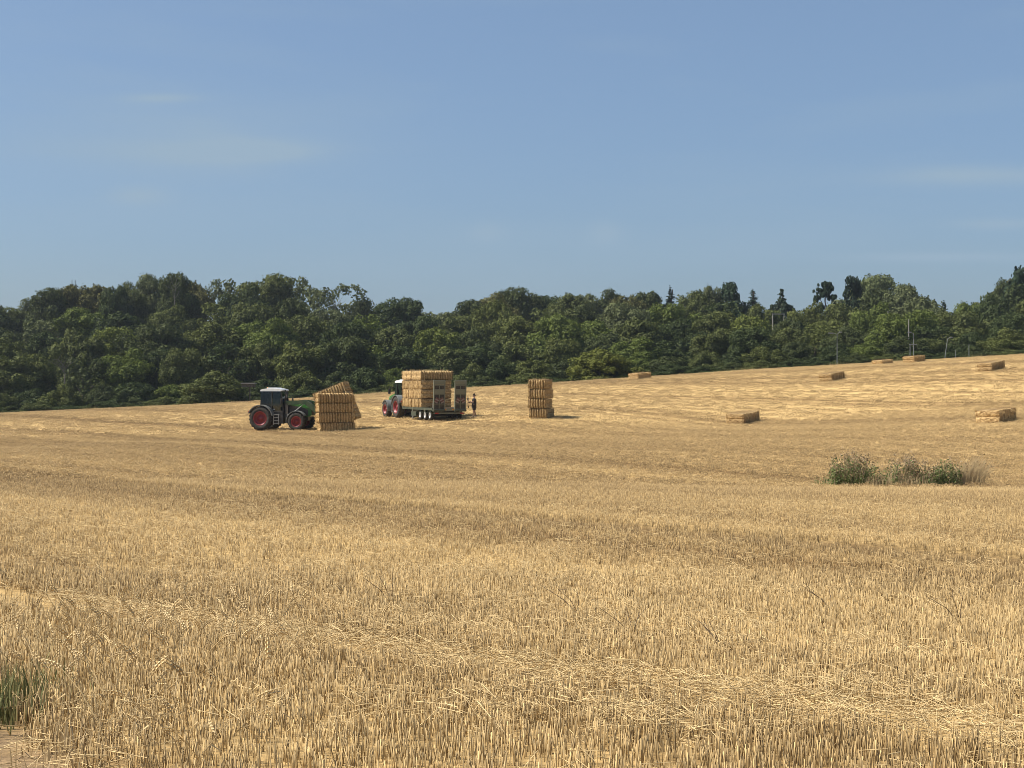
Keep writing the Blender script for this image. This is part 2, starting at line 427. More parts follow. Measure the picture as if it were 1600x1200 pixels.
def instance_stuff(name, label, pts, rot, scl, ids, sources):
    """one object of scattered pieces: points carry rotation, scale and the choice of piece"""
    coll = bpy.data.collections.new(name + '_pieces')
    for i, me in enumerate(sources):
        coll.objects.link(bpy.data.objects.new('%s_piece_%02d' % (name, i), me))
    me = np_mesh(name, pts, attrs={'rot': ('FLOAT_VECTOR', rot.astype(np.float32)), 'scl': ('FLOAT', scl.astype(np.float32)), 'pick': ('INT', ids.astype(np.int32))})
    o = link(name, me)
    ng = bpy.data.node_groups.new(name + '_scatter', 'GeometryNodeTree')
    ng.interface.new_socket('Geometry', in_out='INPUT', socket_type='NodeSocketGeometry')
    ng.interface.new_socket('Geometry', in_out='OUTPUT', socket_type='NodeSocketGeometry')
    nn, ll = ng.nodes, ng.links
    gi = nn.new('NodeGroupInput'); go = nn.new('NodeGroupOutput')
    ci = nn.new('GeometryNodeCollectionInfo'); ci.inputs['Collection'].default_value = coll
    ci.inputs['Separate Children'].default_value = True; ci.inputs['Reset Children'].default_value = True
    ip = nn.new('GeometryNodeInstanceOnPoints'); ip.inputs['Pick Instance'].default_value = True
    def na(nm, typ):
        a = nn.new('GeometryNodeInputNamedAttribute'); a.data_type = typ; a.inputs['Name'].default_value = nm
        return [s for s in a.outputs if s.enabled][0]
    e2r = nn.new('FunctionNodeEulerToRotation')
    ll.new(na('rot', 'FLOAT_VECTOR'), e2r.inputs[0]); ll.new(e2r.outputs[0], ip.inputs['Rotation'])
    ll.new(na('scl', 'FLOAT'), ip.inputs['Scale']); ll.new(na('pick', 'INT'), ip.inputs['Instance Index'])
    ll.new(gi.outputs[0], ip.inputs['Points']); ll.new(ci.outputs[0], ip.inputs['Instance'])
    ll.new(ip.outputs['Instances'], go.inputs[0])
    md = o.modifiers.new('scatter', 'NODES'); md.node_group = ng
    return tag(o, label, kind='stuff')

def row_points(d0, d1, spacing, step, margin, jit):
    """points along drill rows inside a wedge that is wider than the view"""
    half = lambda d: d * 0.348 * margin + 1.5
    big = half(d1) + d1
    vmin, vmax = -big, big
    v = np.arange(vmin, vmax, spacing); s = np.arange(-big * 1.3, big * 1.3, step)
    # work in blocks to keep memory small
    out = []
    for i in range(0, len(v), 60):
        VV, SS = np.meshgrid(v[i:i + 60], s)
        VV = VV + rng.normal(0, jit, VV.shape); SS = SS + rng.uniform(-step * .5, step * .5, SS.shape)
        X = VV * NRM[0] + SS * ROW[0]; Y = VV * NRM[1] + SS * ROW[1]
        k = (Y > d0) & (Y < d1) & (np.abs(X) < half(Y))
        out.append(np.stack([X[k], Y[k]], -1))
    return np.concatenate(out)

def inside_soil(P): return (P[:, 0] + 1.80 + 0.06 * np.sin(9 * P[:, 1]) < -0.57 * (P[:, 1] - 6.0)) & (P[:, 1] < 7.3)
def in_tracks(P):
    v = P @ NRM
    return ((np.abs(v - 14.4 + rng.normal(0, .12, len(P))) < 0.42 - .012 * np.maximum(0, P[:, 1] - 22)) & (rng.random(len(P)) < .86)) | ((np.abs(v - track_v(P[:, 0])) < 0.26) & (P[:, 1] < 20))

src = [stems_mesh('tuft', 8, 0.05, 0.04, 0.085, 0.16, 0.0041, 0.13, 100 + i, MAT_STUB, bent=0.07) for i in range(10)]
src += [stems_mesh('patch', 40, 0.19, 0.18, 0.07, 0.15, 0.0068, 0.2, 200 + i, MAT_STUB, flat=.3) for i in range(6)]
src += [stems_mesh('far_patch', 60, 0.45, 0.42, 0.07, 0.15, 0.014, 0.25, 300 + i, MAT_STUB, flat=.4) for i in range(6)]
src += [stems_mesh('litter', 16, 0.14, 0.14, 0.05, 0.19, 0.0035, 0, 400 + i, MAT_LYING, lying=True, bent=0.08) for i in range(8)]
Pn = row_points(4.0, 15, 0.112, 0.064, 1.3, 0.02)
Pm = row_points(15, 42, 0.125, 0.105, 1.22, 0.03)
Pf = row_points(42, 105, 0.36, 0.36, 1.2, 0.08)
Pv = row_points(105, 192, 0.85, 0.8, 1.2, 0.2)
def pack(P, lo, hi, extra=1.0):
    k = ~inside_soil(P) & ~(in_tracks(P) & (rng.random(len(P)) < 0.93))
    P = P[k]
    P = P[rng.random(len(P)) > .12]
    return P, rng.integers(lo, hi, len(P)), rng.uniform(0.7, 1.25, len(P)) * extra
packs = [pack(Pn, 0, 10), pack(Pm, 0, 10, 0.85), pack(Pf, 10, 16), pack(Pv, 16, 22)]
# lying straw: everywhere thin, thick along the wheel tracks and in loose drifts
L1 = np.stack([rng.uniform(-1, 1, 1900), np.sqrt(rng.uniform(4.2 ** 2, 30 ** 2, 1900))], -1); L1[:, 0] *= L1[:, 1] * 0.45 + 1
t = np.stack([rng.uniform(-4, 5, 560), rng.normal(0, 0.12, 560)], -1)
L2 = np.stack([t[:, 0], (track_v(t[:, 0]) + t[:, 1] - t[:, 0] * NRM[0]) / NRM[1]], -1)
dr = []
for (px, y, a, bb, k) in ((700, 985, .7, .35, 130), (860, 1120, .7, .35, 150), (1200, 1010, .8, .3, 130), (560, 985, .5, .3, 80), (1000, 1140, .5, .25, 90), (930, 960, .9, .4, 120), (1480, 1090, .6, .25, 110),
                         (350, 930, .9, .4, 110), (120, 880, 1.2, .5, 110), (860, 910, 1.2, .5, 140), (250, 830, 2.2, .8, 140), (1150, 820, 2.5, 1.0, 140)):
    d = 6.2
    for _ in range(30): d = 0.5 * d + 0.5 * F * (EYE - ground(W(px, d), d)) / (y - 600)
    c_ = np.array([W(px, d), d]); k = int(k * .3); uv = rng.normal(0, 1, (k, 2)) * (a, bb)
    dr.append(c_ + uv[:, :1] * np.array([.8, -.6]) + uv[:, 1:] * np.array([.6, .8]))
Lx = np.concatenate([L1, L2] + dr)
Lx = np.concatenate([Lx, np.stack([rng.uniform(-2.6, -1.6, 26), rng.uniform(5.6, 7.2, 26)], -1)])
Lx = Lx[(np.abs(Lx @ NRM - 14.4) > .7)]
Lx = Lx[(Lx[:, 1] > 3.5) & (~inside_soil(Lx) | (rng.random(len(Lx)) < .5))]
packs.append((Lx, rng.integers(22, 30, len(Lx)), rng.uniform(0.7, 1.1, len(Lx))))
P2 = np.concatenate([p[0] for p in packs]); ids = np.concatenate([p[1] for p in packs]); scl = np.concatenate([p[2] for p in packs])
pts = np.column_stack([P2, ground_np(P2[:, 0], P2[:, 1])])
rot = np.zeros((len(pts), 3)); rot[:, 2] = rng.uniform(0, 2 * PI, len(pts)); rot[:, 0] = rng.normal(0, 0.05, len(pts)); rot[:, 1] = rng.normal(0, 0.05, len(pts))
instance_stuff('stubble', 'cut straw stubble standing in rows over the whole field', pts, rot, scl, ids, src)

# uncut wheat ears left standing at the field corner
def ear_mesh(seed):
    r = np.random.default_rng(seed)
    mb = MB()
    h = r.uniform(0.34, 0.5); lx, ly = r.normal(0, 0.1, 2)
    p = [Vector((lx * t * t, ly * t * t, h * t)) for t in (0, .4, .75, 1)]
    mb.tube(p, [0.0022, 0.002, 0.0018, 0.0016], 4)
    d = (p[3] - p[2]).normalized() + Vector((r.normal(0, .5), r.normal(0, .5), r.uniform(-1.2, 0.3)))
    d.normalize()
    q = p[3].copy()
    cur = (p[3] - p[2]).normalized()
    for i in range(11):
        cur = (cur * 0.8 + d * 0.2).normalized()
        side = cur.cross(Vector((0.3, 0.9, 0.1))).normalized() * (0.006 if i % 2 else -0.006)
        c = q + side
        rr = 0.0068 * (1 - abs(i - 4) / 12)
        M = Matrix.Translation(c) @ cur.to_track_quat('Z', 'Y').to_matrix().to_4x4()
        mb.add([(rr, 0, 0), (0, rr, 0), (-rr, 0, 0), (0, -rr, 0), (0, 0, 0.013), (0, 0, -0.008)],
               [(0, 1, 4), (1, 2, 4), (2, 3, 4), (3, 0, 4), (1, 0, 5), (2, 1, 5), (3, 2, 5), (0, 3, 5)], False, M)
        q = q + cur * 0.0085
    # a dry blade
    a = r.uniform(0, 6.28); u = Vector((math.cos(a), math.sin(a), 0))
    b0 = p[1]; mb.add([b0, b0 + u * .04 + Vector((0, 0, .04)), b0 + u * .09 + Vector((0, 0, .0)), b0 + u * .04 + Vector((.003, .003, .035))], [(0, 1, 2, 3)])
    me = mb.mesh('ear', MAT_LYING)
    aa = me.attributes.new('tone', 'FLOAT', 'POINT'); aa.data.foreach_set('value', np.full(len(me.vertices), 0.25 + 0.4 * r.random(), dtype=np.float32))
    return me
E = np.stack([rng.uniform(-2.7, -0.7, 420), rng.uniform(5.2, 9.0, 420)], -1)
E = E[(rng.random(len(E)) < np.clip(1.1 - (E[:, 0] + 2.6) / 1.9, 0.05, 1)) & ~inside_soil(E)]
E = E[:170]
rot = np.zeros((len(E), 3)); rot[:, 2] = rng.uniform(0, 6.28, len(E))
instance_stuff('uncut_wheat', 'uncut ripe wheat stalks with drooping ears at the near field corner', np.column_stack([E, ground_np(E[:, 0], E[:, 1])]), rot,
               rng.uniform(0.7, 1.05, len(E)), rng.integers(0, 6, len(E)), [ear_mesh(i) for i in range(6)])

# ------------------------------------------------------------------ leaves
def leaf_mat(name, base_dark, base_light, transl=0.25):
    base_dark, base_light = [tuple(0.82 * v for v in q) for q in (base_dark, base_light)]
    m, n, l, b = new_mat(name)
    n.remove(b)
    out = n['Material Output']
    a = n.new('ShaderNodeAttribute'); a.attribute_name = 'tone'
    c = n.new('ShaderNodeMix'); c.data_type = 'RGBA'; c.inputs['A'].default_value = (*base_dark, 1); c.inputs['B'].default_value = (*base_light, 1)
    l.new(a.outputs['Fac'], c.inputs['Factor'])
    oi = n.new('ShaderNodeObjectInfo')
    k = n.new('ShaderNodeMix'); k.data_type = 'RGBA'; k.blend_type = 'MULTIPLY'; k.inputs['Factor'].default_value = 1.0
    l.new(c.outputs['Result'], k.inputs['A']); l.new(oi.outputs['Color'], k.inputs['B'])
    df = n.new('ShaderNodeBsdfDiffuse'); tr = n.new('ShaderNodeBsdfTranslucent'); gl = n.new('ShaderNodeBsdfGlossy')
    gl.inputs['Roughness'].default_value = 0.65
    l.new(k.outputs['Result'], df.inputs['Color']); l.new(k.outputs['Result'], tr.inputs['Color'])
    x = n.new('ShaderNodeMixShader'); x.inputs['Fac'].default_value = transl
    l.new(df.outputs[0], x.inputs[1]); l.new(tr.outputs[0], x.inputs[2])
    y = n.new('ShaderNodeMixShader'); y.inputs['Fac'].default_value = 0.012
    l.new(x.outputs[0], y.inputs[1]); l.new(gl.outputs[0], y.inputs[2])
    l.new(y.outputs[0], out.inputs['Surface'])
    return m
MAT_LEAF = leaf_mat('leaves', (0.052, 0.064, 0.018), (0.142, 0.158, 0.050), .22)
MAT_NEEDLE = leaf_mat('needles', (0.022, 0.036, 0.019), (0.050, 0.072, 0.036), 0.1)
MAT_GRASS = leaf_mat('green_grass', (0.11, 0.12, 0.045), (0.32, 0.30, 0.13))
MAT_DRY = leaf_mat('dry_grass', (0.40, 0.29, 0.15), (0.70, 0.55, 0.32))
MAT_BARK = paint('bark', (0.14, 0.115, 0.085), 0.9, 0, 0.6, 4, 0.1, (0.06, 0.05, 0.035, 1))
MAT_DEADWOOD = paint('dead_wood', (0.19, 0.17, 0.14), 0.9, 0, 0.5, 5, 0.1, (0.2, 0.17, 0.14, 1))

def leaf_quads(pos, nrm, size, r, tone, asp=1.5):
    """a diamond-shaped leaf spray at every position"""
    n = len(pos)
    nrm = nrm / (np.linalg.norm(nrm, axis=1, keepdims=True) + 1e-9)
    t = r.normal(0, 1, (n, 3)); u = np.cross(nrm, t); u /= (np.linalg.norm(u, axis=1, keepdims=True) + 1e-9)
    w = np.cross(nrm, u)
    s = size[:, None] * 0.5
    fold = nrm * s * r.uniform(-0.25, 0.35, (n, 1))
    vs = np.stack([pos + u * s * asp, pos + w * s + fold, pos - u * s * asp, pos - w * s + fold], 1).reshape(-1, 3)
    qs = np.arange(4 * n).reshape(n, 4)
    return vs, qs, np.repeat(tone, 4)

def clumps_to_leaves(cl, per, leaf, r, up=0.35, shell=0.75):
    """cl: rows of x, y, z, rx, rz -> leaf positions on the clumps' outer shells"""
    P, N, T, S = [], [], [], []
    for (x, y, z, rx, rz) in cl:
        k = max(12, int(per * (rx * rx) / 1.6))
        d = r.normal(0, 1, (k, 3)); d[:, 2] += up; d /= np.linalg.norm(d, axis=1, keepdims=True)
        rad = (shell + (1 - shell) * r.random((k, 1))) * (1 + 0.16 * np.sin(5 * d[:, :1] + 7 * d[:, 1:2] + x))
        inner = r.random(k) < 0.12; rad[inner] *= r.uniform(0.3, 0.9, (inner.sum(), 1))
        stray = r.random(k) < 0.06; rad[stray] *= r.uniform(1.05, 1.3, (stray.sum(), 1))
        P.append(np.array([x, y, z]) + d * rad * np.array([rx, rx, rz]))
        N.append(d + r.normal(0, 0.5, (k, 3)) + np.array([0, 0, 0.2]))
        ct = r.uniform(-0.18, 0.18)
        T.append(np.clip(r.uniform(0.1, 0.9, k) + ct, 0, 1)); S.append(leaf * r.uniform(0.6, 1.3, k))
    P, N, T, S = map(np.concatenate, (P, N, T, S))
    return leaf_quads(P, N, S, r, T)

def crown_mesh(kind, seed):
    """unit sizes: trees are 10 high"""
    r = np.random.default_rng(seed)
    cl = []
    leaf, per = 0.205, 400
    mat = MAT_LEAF
    if kind == 'broad':
        lob = [(r.uniform(-1.6, 1.6), r.uniform(-1.6, 1.6), r.uniform(4.6, 7.6), r.uniform(1.9, 2.7)) for _ in range(6)] + [(0, 0, 7.2, 2.6), (0, 0, 4.5, 3.2)]
        for (x, y, z, q) in lob:
            for _ in range(11):
                d = r.normal(0, 1, 3); d[2] += 0.25; d /= np.linalg.norm(d)
                p = np.array([x, y, z]) + d * q * r.uniform(0.7, 1.0) * np.array([1.15, 1.15, 1.0])
                p[2] = np.clip(p[2], 1.3, 9.3)
                s = r.uniform(0.8, 1.35); cl.append((*p, s, s * 0.8))
        for _ in range(14):
            a = r.uniform(0, 6.28); q = r.uniform(2.4, 3.7); s = r.uniform(0.7, 1.2)
            cl.append((q * math.cos(a), q * math.sin(a), r.uniform(0.9, 3.2), s, s * 0.8))
    elif kind == 'shrub':
        for _ in range(85):
            a = r.uniform(0, 6.28); e = math.asin(r.random() ** 0.8); q = r.uniform(0.72, 1.0)
            lump = 1 + 0.18 * math.sin(3 * a + seed) + 0.1 * math.sin(7 * a)
            s = r.uniform(0.8, 1.6)
            cl.append((5.4 * q * lump * math.cos(a) * math.cos(e), 5.4 * q * lump * math.sin(a) * math.cos(e), max(0.6, 8.8 * q * math.sin(e)), s, s * 0.85))
        leaf, per = 0.25, 300
    elif kind == 'airy':
        for _ in range(62):
            a = r.uniform(0, 6.28); z = r.uniform(2.2, 9.4)
            q = 3.4 * math.sqrt(max(0.03, 1 - ((z - 5.6) / 4.3) ** 2)) * r.uniform(0.3, 1.0)
            s = r.uniform(0.45, 0.95); cl.append((q * math.cos(a), q * math.sin(a), z, s, s * 0.9))
        leaf, per = 0.24, 150
    elif kind == 'fir':
        P, N, T, S = [], [], [], []
        z = 1.0
        while z < 9.9:
            rad = 2.6 * (1 - z / 10.1) * r.uniform(0.75, 1.15) + 0.012
            for _ in range(max(5, int(13 * rad / 1.6))):
                a = r.uniform(0, 6.28); ln = rad * r.uniform(0.7, 1.15); k = int(18 + 38 * ln)
                t = r.random(k) ** 0.7
                x = ln * t; sp = 0.28 * (1.2 - t) * ln * 0.5 + min(.08, .01 + .1 * rad)
                off = r.normal(0, 1, (k, 3)) * sp[:, None] * np.array([1, 1, 0.4])
                pz = z - 0.22 * x + 0.05 * x * x + r.normal(0, .2) * min(1, .4 + rad)
                P.append(np.stack([x * math.cos(a), x * math.sin(a), pz], -1) + off)
                N.append(r.normal(0, .5, (k, 3)) + np.array([0.3 * math.cos(a), 0.3 * math.sin(a), 1])); T.append(r.uniform(0, 1, k)); S.append(np.full(k, 0.13 * min(1, .35 + .6 * rad)) * r.uniform(.7, 1.3, k))
            z += 0.15
        P, N, T, S = map(np.concatenate, (P, N, T, S))
        vs, qs, tn = leaf_quads(P, N, S, r, T, 1.9)
        return np_mesh('crown', vs, qs, mat=MAT_NEEDLE, attrs={'tone': ('FLOAT', tn.astype(np.float32))})
    elif kind == 'pine':
        # flat plates of needles on bare limbs
        for (x, y, z, s) in ((0, 0, 9.3, 1.3), (1.1, .3, 8.9, 1.2), (-1.3, -.2, 8.7, 1.3), (-2.3, .2, 8.0, 1.0), (2.0, -.4, 8.1, 1.2), (.3, 1.3, 8.5, 1.2), (-.4, -1.4, 8.4, 1.2),
                             (-2.4, -.3, 5.2, 1.0), (-1.5, .2, 5.4, .95), (2.3, .6, 6.4, 1.1), (1.5, -.8, 6.9, .9), (-.6, .6, 7.2, 1.0), (-2.7, .1, 6.7, .7), (3.0, .3, 7.4, .8)):
            for _ in range(13):
                q = s * r.uniform(0.26, 0.5)
                cl.append((x + r.normal(0, .6) * s, y + r.normal(0, .6) * s, z + r.normal(0, .12), q, q * 0.33))
        leaf, per, mat = 0.19, 520, MAT_NEEDLE
    elif kind == 'round_pine':
        for _ in range(60):
            a = r.uniform(0, 6.28); z = r.uniform(1.5, 9.3)
            q = 2.9 * math.sqrt(max(0.03, 1 - ((z - 5.6) / 4.4) ** 2)) * r.uniform(0.55, 1.0) * (1 - .2 * max(0, z - 6.4))
            s = r.uniform(0.6, 1.1); cl.append((q * math.cos(a), q * math.sin(a), z, s, s * 0.75))
        leaf, per, mat = 0.28, 190, MAT_NEEDLE
    elif kind == 'cedar':
        # tiered: broad drooping plates low, narrow leader with tufts on top
        for (z, rad) in ((9.75, .2), (9.45, .5), (9.05, .3), (8.75, .75), (8.45, .95), (8.1, 1.7), (7.7, 2.2), (7.2, 2.6), (6.5, 2.9), (5.6, 3.1), (4.6, 3.4), (3.4, 3.6), (2, 3.6)):
            for _ in range(int(5 + rad * 5)):
                a = r.uniform(0, 6.28); q = rad * r.uniform(.3, 1.0); s = r.uniform(.45, .75) * (0.55 + rad * .15) * min(1, .3 + rad * .55)
                cl.append((q * math.cos(a), q * math.sin(a), z + r.normal(0, .18) - .06 * q, s, s * .45))
        leaf, per, mat = 0.22, 320, MAT_NEEDLE
    vs, qs, tn = clumps_to_leaves(cl, per, leaf, r)
    vs[:, 2] = np.maximum(vs[:, 2], 0.02)
    return np_mesh('crown', vs, qs, mat=mat, attrs={'tone': ('FLOAT', tn.astype(np.float32))})

def trunk_mesh(kind, seed, mat):
    r = random.Random(seed)
    mb = MB()
    if kind == 'pine':
        mb.tube([(0.2, 0, -.3), (0.15, 0, 2.5), (0.3, 0.1, 5), (0.35, 0, 7), (0, 0, 9)], [.26, .22, .19, .15, .06], 8)
        for (x, y, z, z0) in ((-2.3, -.2, 5.2, 4.6), (2.2, .5, 6.3, 5.2), (-2.4, .1, 6.7, 5.8), (2.4, -.2, 7.8, 6.4), (-1.8, .1, 8.2, 6.9), (0, 1.2, 8.4, 7.1)):
            mb.tube([(.3, 0, z0), (x * .5, y * .5, (z + z0) * .5 + .1), (x, y, z)], [.1, .07, .035], 6)
        return mb.mesh('trunk', mat)
    tall = {'fir': 9.6, 'cedar': 9.2, 'round_pine': 7, 'shrub': 3.0}.get(kind, 6.5)
    w = {'fir': .2, 'shrub': .2}.get(kind, .3)
    bend = [(r.uniform(-.25, .25) * t, r.uniform(-.25, .25) * t, -.3 + (tall + .3) * t) for t in (0, .3, .65, 1)]
    mb.tube(bend, [w * 1.25, w, w * .7, w * .25], 8)
    if kind not in ('fir', 'cedar'):
        for i in range(7):
            a = i * 2.4 + r.uniform(-.4, .4); z = tall * r.uniform(.3, .8); q = r.uniform(1.6, 2.6)
            mb.tube([(0, 0, z), (q * .5 * math.cos(a), q * .5 * math.sin(a), z + q * .5), (q * math.cos(a), q * math.sin(a), z + q * .85)], [w * .45, w * .3, w * .1], 5)
    return mb.mesh('trunk', mat)

KINDS = {'broad': 5, 'shrub': 4, 'airy': 3, 'fir': 2, 'pine': 1, 'round_pine': 2, 'cedar': 1}
CROWN = {k: [crown_mesh(k, 1000 + 37 * i + 7 * len(k)) for i in range(c)] for k, c in KINDS.items()}
TRUNK = {k: [trunk_mesh(k, 50 + i, MAT_BARK) for i in range(c)] for k, c in KINDS.items()}
NAME = {'broad': 'broadleaf_tree', 'shrub': 'hedge_shrub', 'airy': 'airy_tree', 'fir': 'fir_tree', 'pine': 'flat_topped_pine', 'round_pine': 'pine_tree', 'cedar': 'cedar_tree'}
tree_n = 0
def tree(kind, px, ytop, d, wide, tint, label, group=None, name=None, sink=0.0):
    """a tree whose top stands at photo column px and line ytop when seen from the camera's place; wide in metres"""
    global tree_n
    tree_n += 1
    x = W(px, d); zg = ground(x, d) - sink
    h = EYE + (600 - ytop) * d / F - zg
    top = {'shrub': 9.9, 'pine': 9.9}.get(kind, 9.7)
    sz = h / top
    basew = {'broad': 8.2, 'shrub': 12.0, 'airy': 7.4, 'fir': 5.2, 'pine': 6.8, 'round_pine': 6.6, 'cedar': 7.4}[kind]
    sx = wide / basew
    v = tree_n % KINDS[kind]
    root = empty(name or NAME[kind], (x, d, zg), random.uniform(0, 6.28) if kind not in ('pine',) else 0.0, label, 'shrub' if kind == 'shrub' else 'tree', group)
    root.scale = (sx, sx * random.uniform(.9, 1.1), sz)
    c = link('crown', CROWN[kind][v], root); c.color = (*tint, 1)
    link('trunk', TRUNK[kind][v], root)
    return root

# places one can find in the picture, used to say where each tree stands
MARKS = [(14, "the wood's left end"), (115, 'the twin masts'), (205, 'the dark field corner'), (272, 'the pale dead branches'), (330, 'the left field edge'), (388, 'the grey shelter roof'), (430, 'the white tractor cab roof'),
         (475, 'the green bonnet'), (528, 'the tilted bale stack'), (580, 'the leaning bales'), (628, 'the second tractor'), (672, 'the loaded trailer'), (718, 'the right trailer ramp'), (745, 'the standing man'), (795, 'the tower shadow'), (845, 'the lone bale tower'),
         (920, 'the yellow-green dome'), (1000, 'the small edge bale'), (1047, 'the spire fir'), (1100, 'the bright upper field'), (1140, 'the dark pointed pine'), (1217, 'the goal-shaped frame'), (1262, 'the skyline notch'), (1307, 'the two-armed lamp'),
         (1378, 'the half-sunk bale'), (1428, 'the crest bale'), (1475, 'the leaning lamp'), (1514, 'the short post'), (1549, 'the upper right bale'), (1596, "the wood's right end")]
used_labels = set()
def where(px):
    x, nm = min(MARKS, key=lambda m: abs(m[0] - px))
    return ('above ' if abs(px - x) < 9 else 'just left of ' if px < x else 'just right of ') + nm
def label_for(adj, noun, rank, px):
    for extra in ('', 'taller ', 'narrow ', 'spreading ', 'ragged ', 'dense ', 'mottled '):
        s = '%s%s %s %s, %s' % (extra, adj, noun, rank, where(px))
        if s not in used_labels: break
    used_labels.add(s)
    return s

TINTS = [('dark green', (.68, .74, .74)), ('mid green', (1.0, 1.02, .9)), ('bright green', (1.15, 1.28, .8)), ('olive green', (1.08, 1.08, .85)), ('deep green', (.55, .66, .62)), ('yellowish green', (1.25, 1.3, .78)), ('greyish green', (1.2, 1.2, 1.55)), ('brownish', (1.2, 1.02, 1.0)), ('pale grey-green', (1.45, 1.5, 1.9))]
TD = dict(TINTS)
SKY_TOP = np.array([(-80, 492), (-20, 488), (12, 482), (45, 472), (75, 458), (110, 452), (150, 452), (180, 450), (205, 446), (240, 437), (272, 434), (300, 446), (345, 440), (375, 452), (415, 437), (465, 437), (500, 447), (545, 447), (580, 474), (620, 472), (660, 490), (700, 492), (740, 472), (775, 462), (815, 457), (850, 468), (885, 465), (915, 463), (950, 458), (985, 470), (1010, 462), (1047, 484), (1085, 460), (1115, 452), (1140, 462), (1175, 486), (1210, 496), (1262, 486), (1290, 490), (1325, 474), (1365, 436), (1410, 452), (1440, 480), (1475, 492), (1510, 489), (1545, 468), (1575, 442), (1600, 440), (1660, 430)], float)
def sky_y(px): return float(np.interp(px, SKY_TOP[:, 0], SKY_TOP[:, 1]))
def edge_y(px): return float(np.interp(px, [-300, 0, 200, 400, 600, 800, 1000, 1200, 1400, 1600, 1900], [662, 647, 638, 628.5, 615, 603, 590.5, 577, 565.5, 555.5, 540]))

G_SKY, G_MID, G_FRONT, G_SHRUB = 'trees on the skyline', 'trees in the middle of the wood', 'trees at the front of the wood', 'shrubs along the field edge'
# skyline trees, from the left; noted ones have their own shape
sky_tints = {0: 'deep green', 1: 'dark green', 2: 'brownish', 3: 'greyish green', 4: 'deep green'}
for i, (px, y) in enumerate(SKY_TOP):
    px = float(px); y = float(y)
    if px in (1047, 1140, 1175, 1210, 1290, 1475): continue
    gap = 0.5 * ((SKY_TOP[min(i + 1, len(SKY_TOP) - 1), 0]) - SKY_TOP[max(i - 1, 0), 0])
    d = 318 + (i * 7) % 22
    kind = 'broad'
    nm = ['dark green', 'deep green', 'mid green', 'greyish green', 'dark green', 'brownish'][i % 6]
    if px in (345, 465, 500, 545, 660, 1262): kind = 'airy'; nm = 'greyish green'
    if px in (150,): nm = 'brownish'
    if px in (1365, 1410): nm = 'greyish green'
    wide = max(9.0, gap * 2.3 * d / F)
    if px == 1365: wide = 13; nm = 'pale grey-green'
    noun = {'broad': 'round-crowned tree', 'airy': 'thin-leaved tree'}[kind]
    tree(kind, px, y - 1, d, wide, TD[nm], label_for(nm, noun, 'on the skyline', px), G_SKY)
tree('fir', 1047, 451, 330, 13.0, (.9, .95, 1.0), 'dark spire-shaped fir rising above the skyline trees', None)
tree('fir', 1027, 461, 322, 11.0, (.9, 1.0, 1.0), 'small dark fir just left of the tall spire fir', None)
tree('round_pine', 1142, 442, 326, 8.5, (.85, 1.0, .95), 'very dark pine with pointed top standing above round trees', None)
tree('fir', 1176, 455, 330, 15.0, (1.7, 1.7, 1.9), 'pale grey-green conical tree on the skyline beside the dark pointed pine', None)
tree('cedar', 1221, 456, 326, 10.0, (1.1, 1.1, 1.15), 'tiered conifer with thin tufted top above the goal-shaped frame', None)
tree('pine', 1289, 435, 300, 4.7, (.9, 1.0, 1.0), 'tall flat-topped pine with bare trunk against the sky', None)
tree('round_pine', 1331, 433, 306, 6.2, (.75, .85, .85), 'dark pine touching the flat-topped pine on its right', None)
tree('fir', 1475, 473, 300, 13.0, (.9, 1.1, 1.05), 'broad dark conifer in the dip of the skyline right of the lamp posts', None)
tree('fir', 1340, 482, 290, 9.0, (.8, .95, .95), 'small dark cypress-like conifer in front of the pale willow-like tree', None)
tree('round_pine', 1596, 418, 300, 9.0, (.8, .95, .9), 'dark pine highest on the skyline at the right end of the wood', None)

def row(xs_, y_fn, d_fn, wide_fn, kinds, tints, noun, rank, group):
    for i, px in enumerate(xs_):
        k = kinds[i % len(kinds)]
        nm = tints[i % len(tints)]
        nn_ = {'broad': 'broad tree', 'airy': 'thin-leaved tree', 'shrub': 'shrub', 'round_pine': 'conifer'}[k]
        tree(k, px, y_fn(px) + random.uniform(-7, 7), d_fn(i), wide_fn(i), TD[nm], label_for(nm, nn_, rank, px), group)
random.seed(21)
jx = lambda a, b, st, j: [p + random.uniform(-j, j) for p in np.arange(a, b, st)]
row(jx(-70, 1700, 66, 14), lambda p: sky_y(p) * .58 + edge_y(p) * .42 - 42, lambda i: 284 + (i * 5) % 16, lambda i: random.uniform(9.5, 13), ['broad', 'broad', 'airy', 'broad'],
    ['mid green', 'dark green', 'greyish green', 'bright green', 'deep green', 'mid green', 'olive green'], 'tree', 'high in the wood', G_MID)
row(jx(-60, 1690, 62, 14), lambda p: sky_y(p) * .46 + edge_y(p) * .54 - 34, lambda i: 256 + (i * 5) % 12, lambda i: random.uniform(9, 12), ['broad'],
    ['bright green', 'mid green', 'deep green', 'mid green', 'yellowish green', 'dark green', 'olive green', 'bright green'], 'tree', 'amid the wood', G_MID)
row(jx(-50, 1690, 58, 12), lambda p: sky_y(p) * .30 + edge_y(p) * .70 - 30, lambda i: 234 + (i * 3) % 9, lambda i: random.uniform(8, 10.5), ['broad', 'broad', 'broad', 'airy'],
    ['deep green', 'mid green', 'olive green', 'dark green', 'bright green', 'deep green', 'mid green'], 'tree', 'fronting the wood', G_FRONT)
row(jx(-50, 1690, 52, 10), lambda p: edge_y(p) - 42, lambda i: 216 + (i * 3) % 7, lambda i: random.uniform(6.5, 9), ['shrub'],
    ['dark green', 'mid green', 'deep green', 'olive green', 'dark green', 'deep green', 'bright green'], 'shrub', 'along the field edge', G_SHRUB)
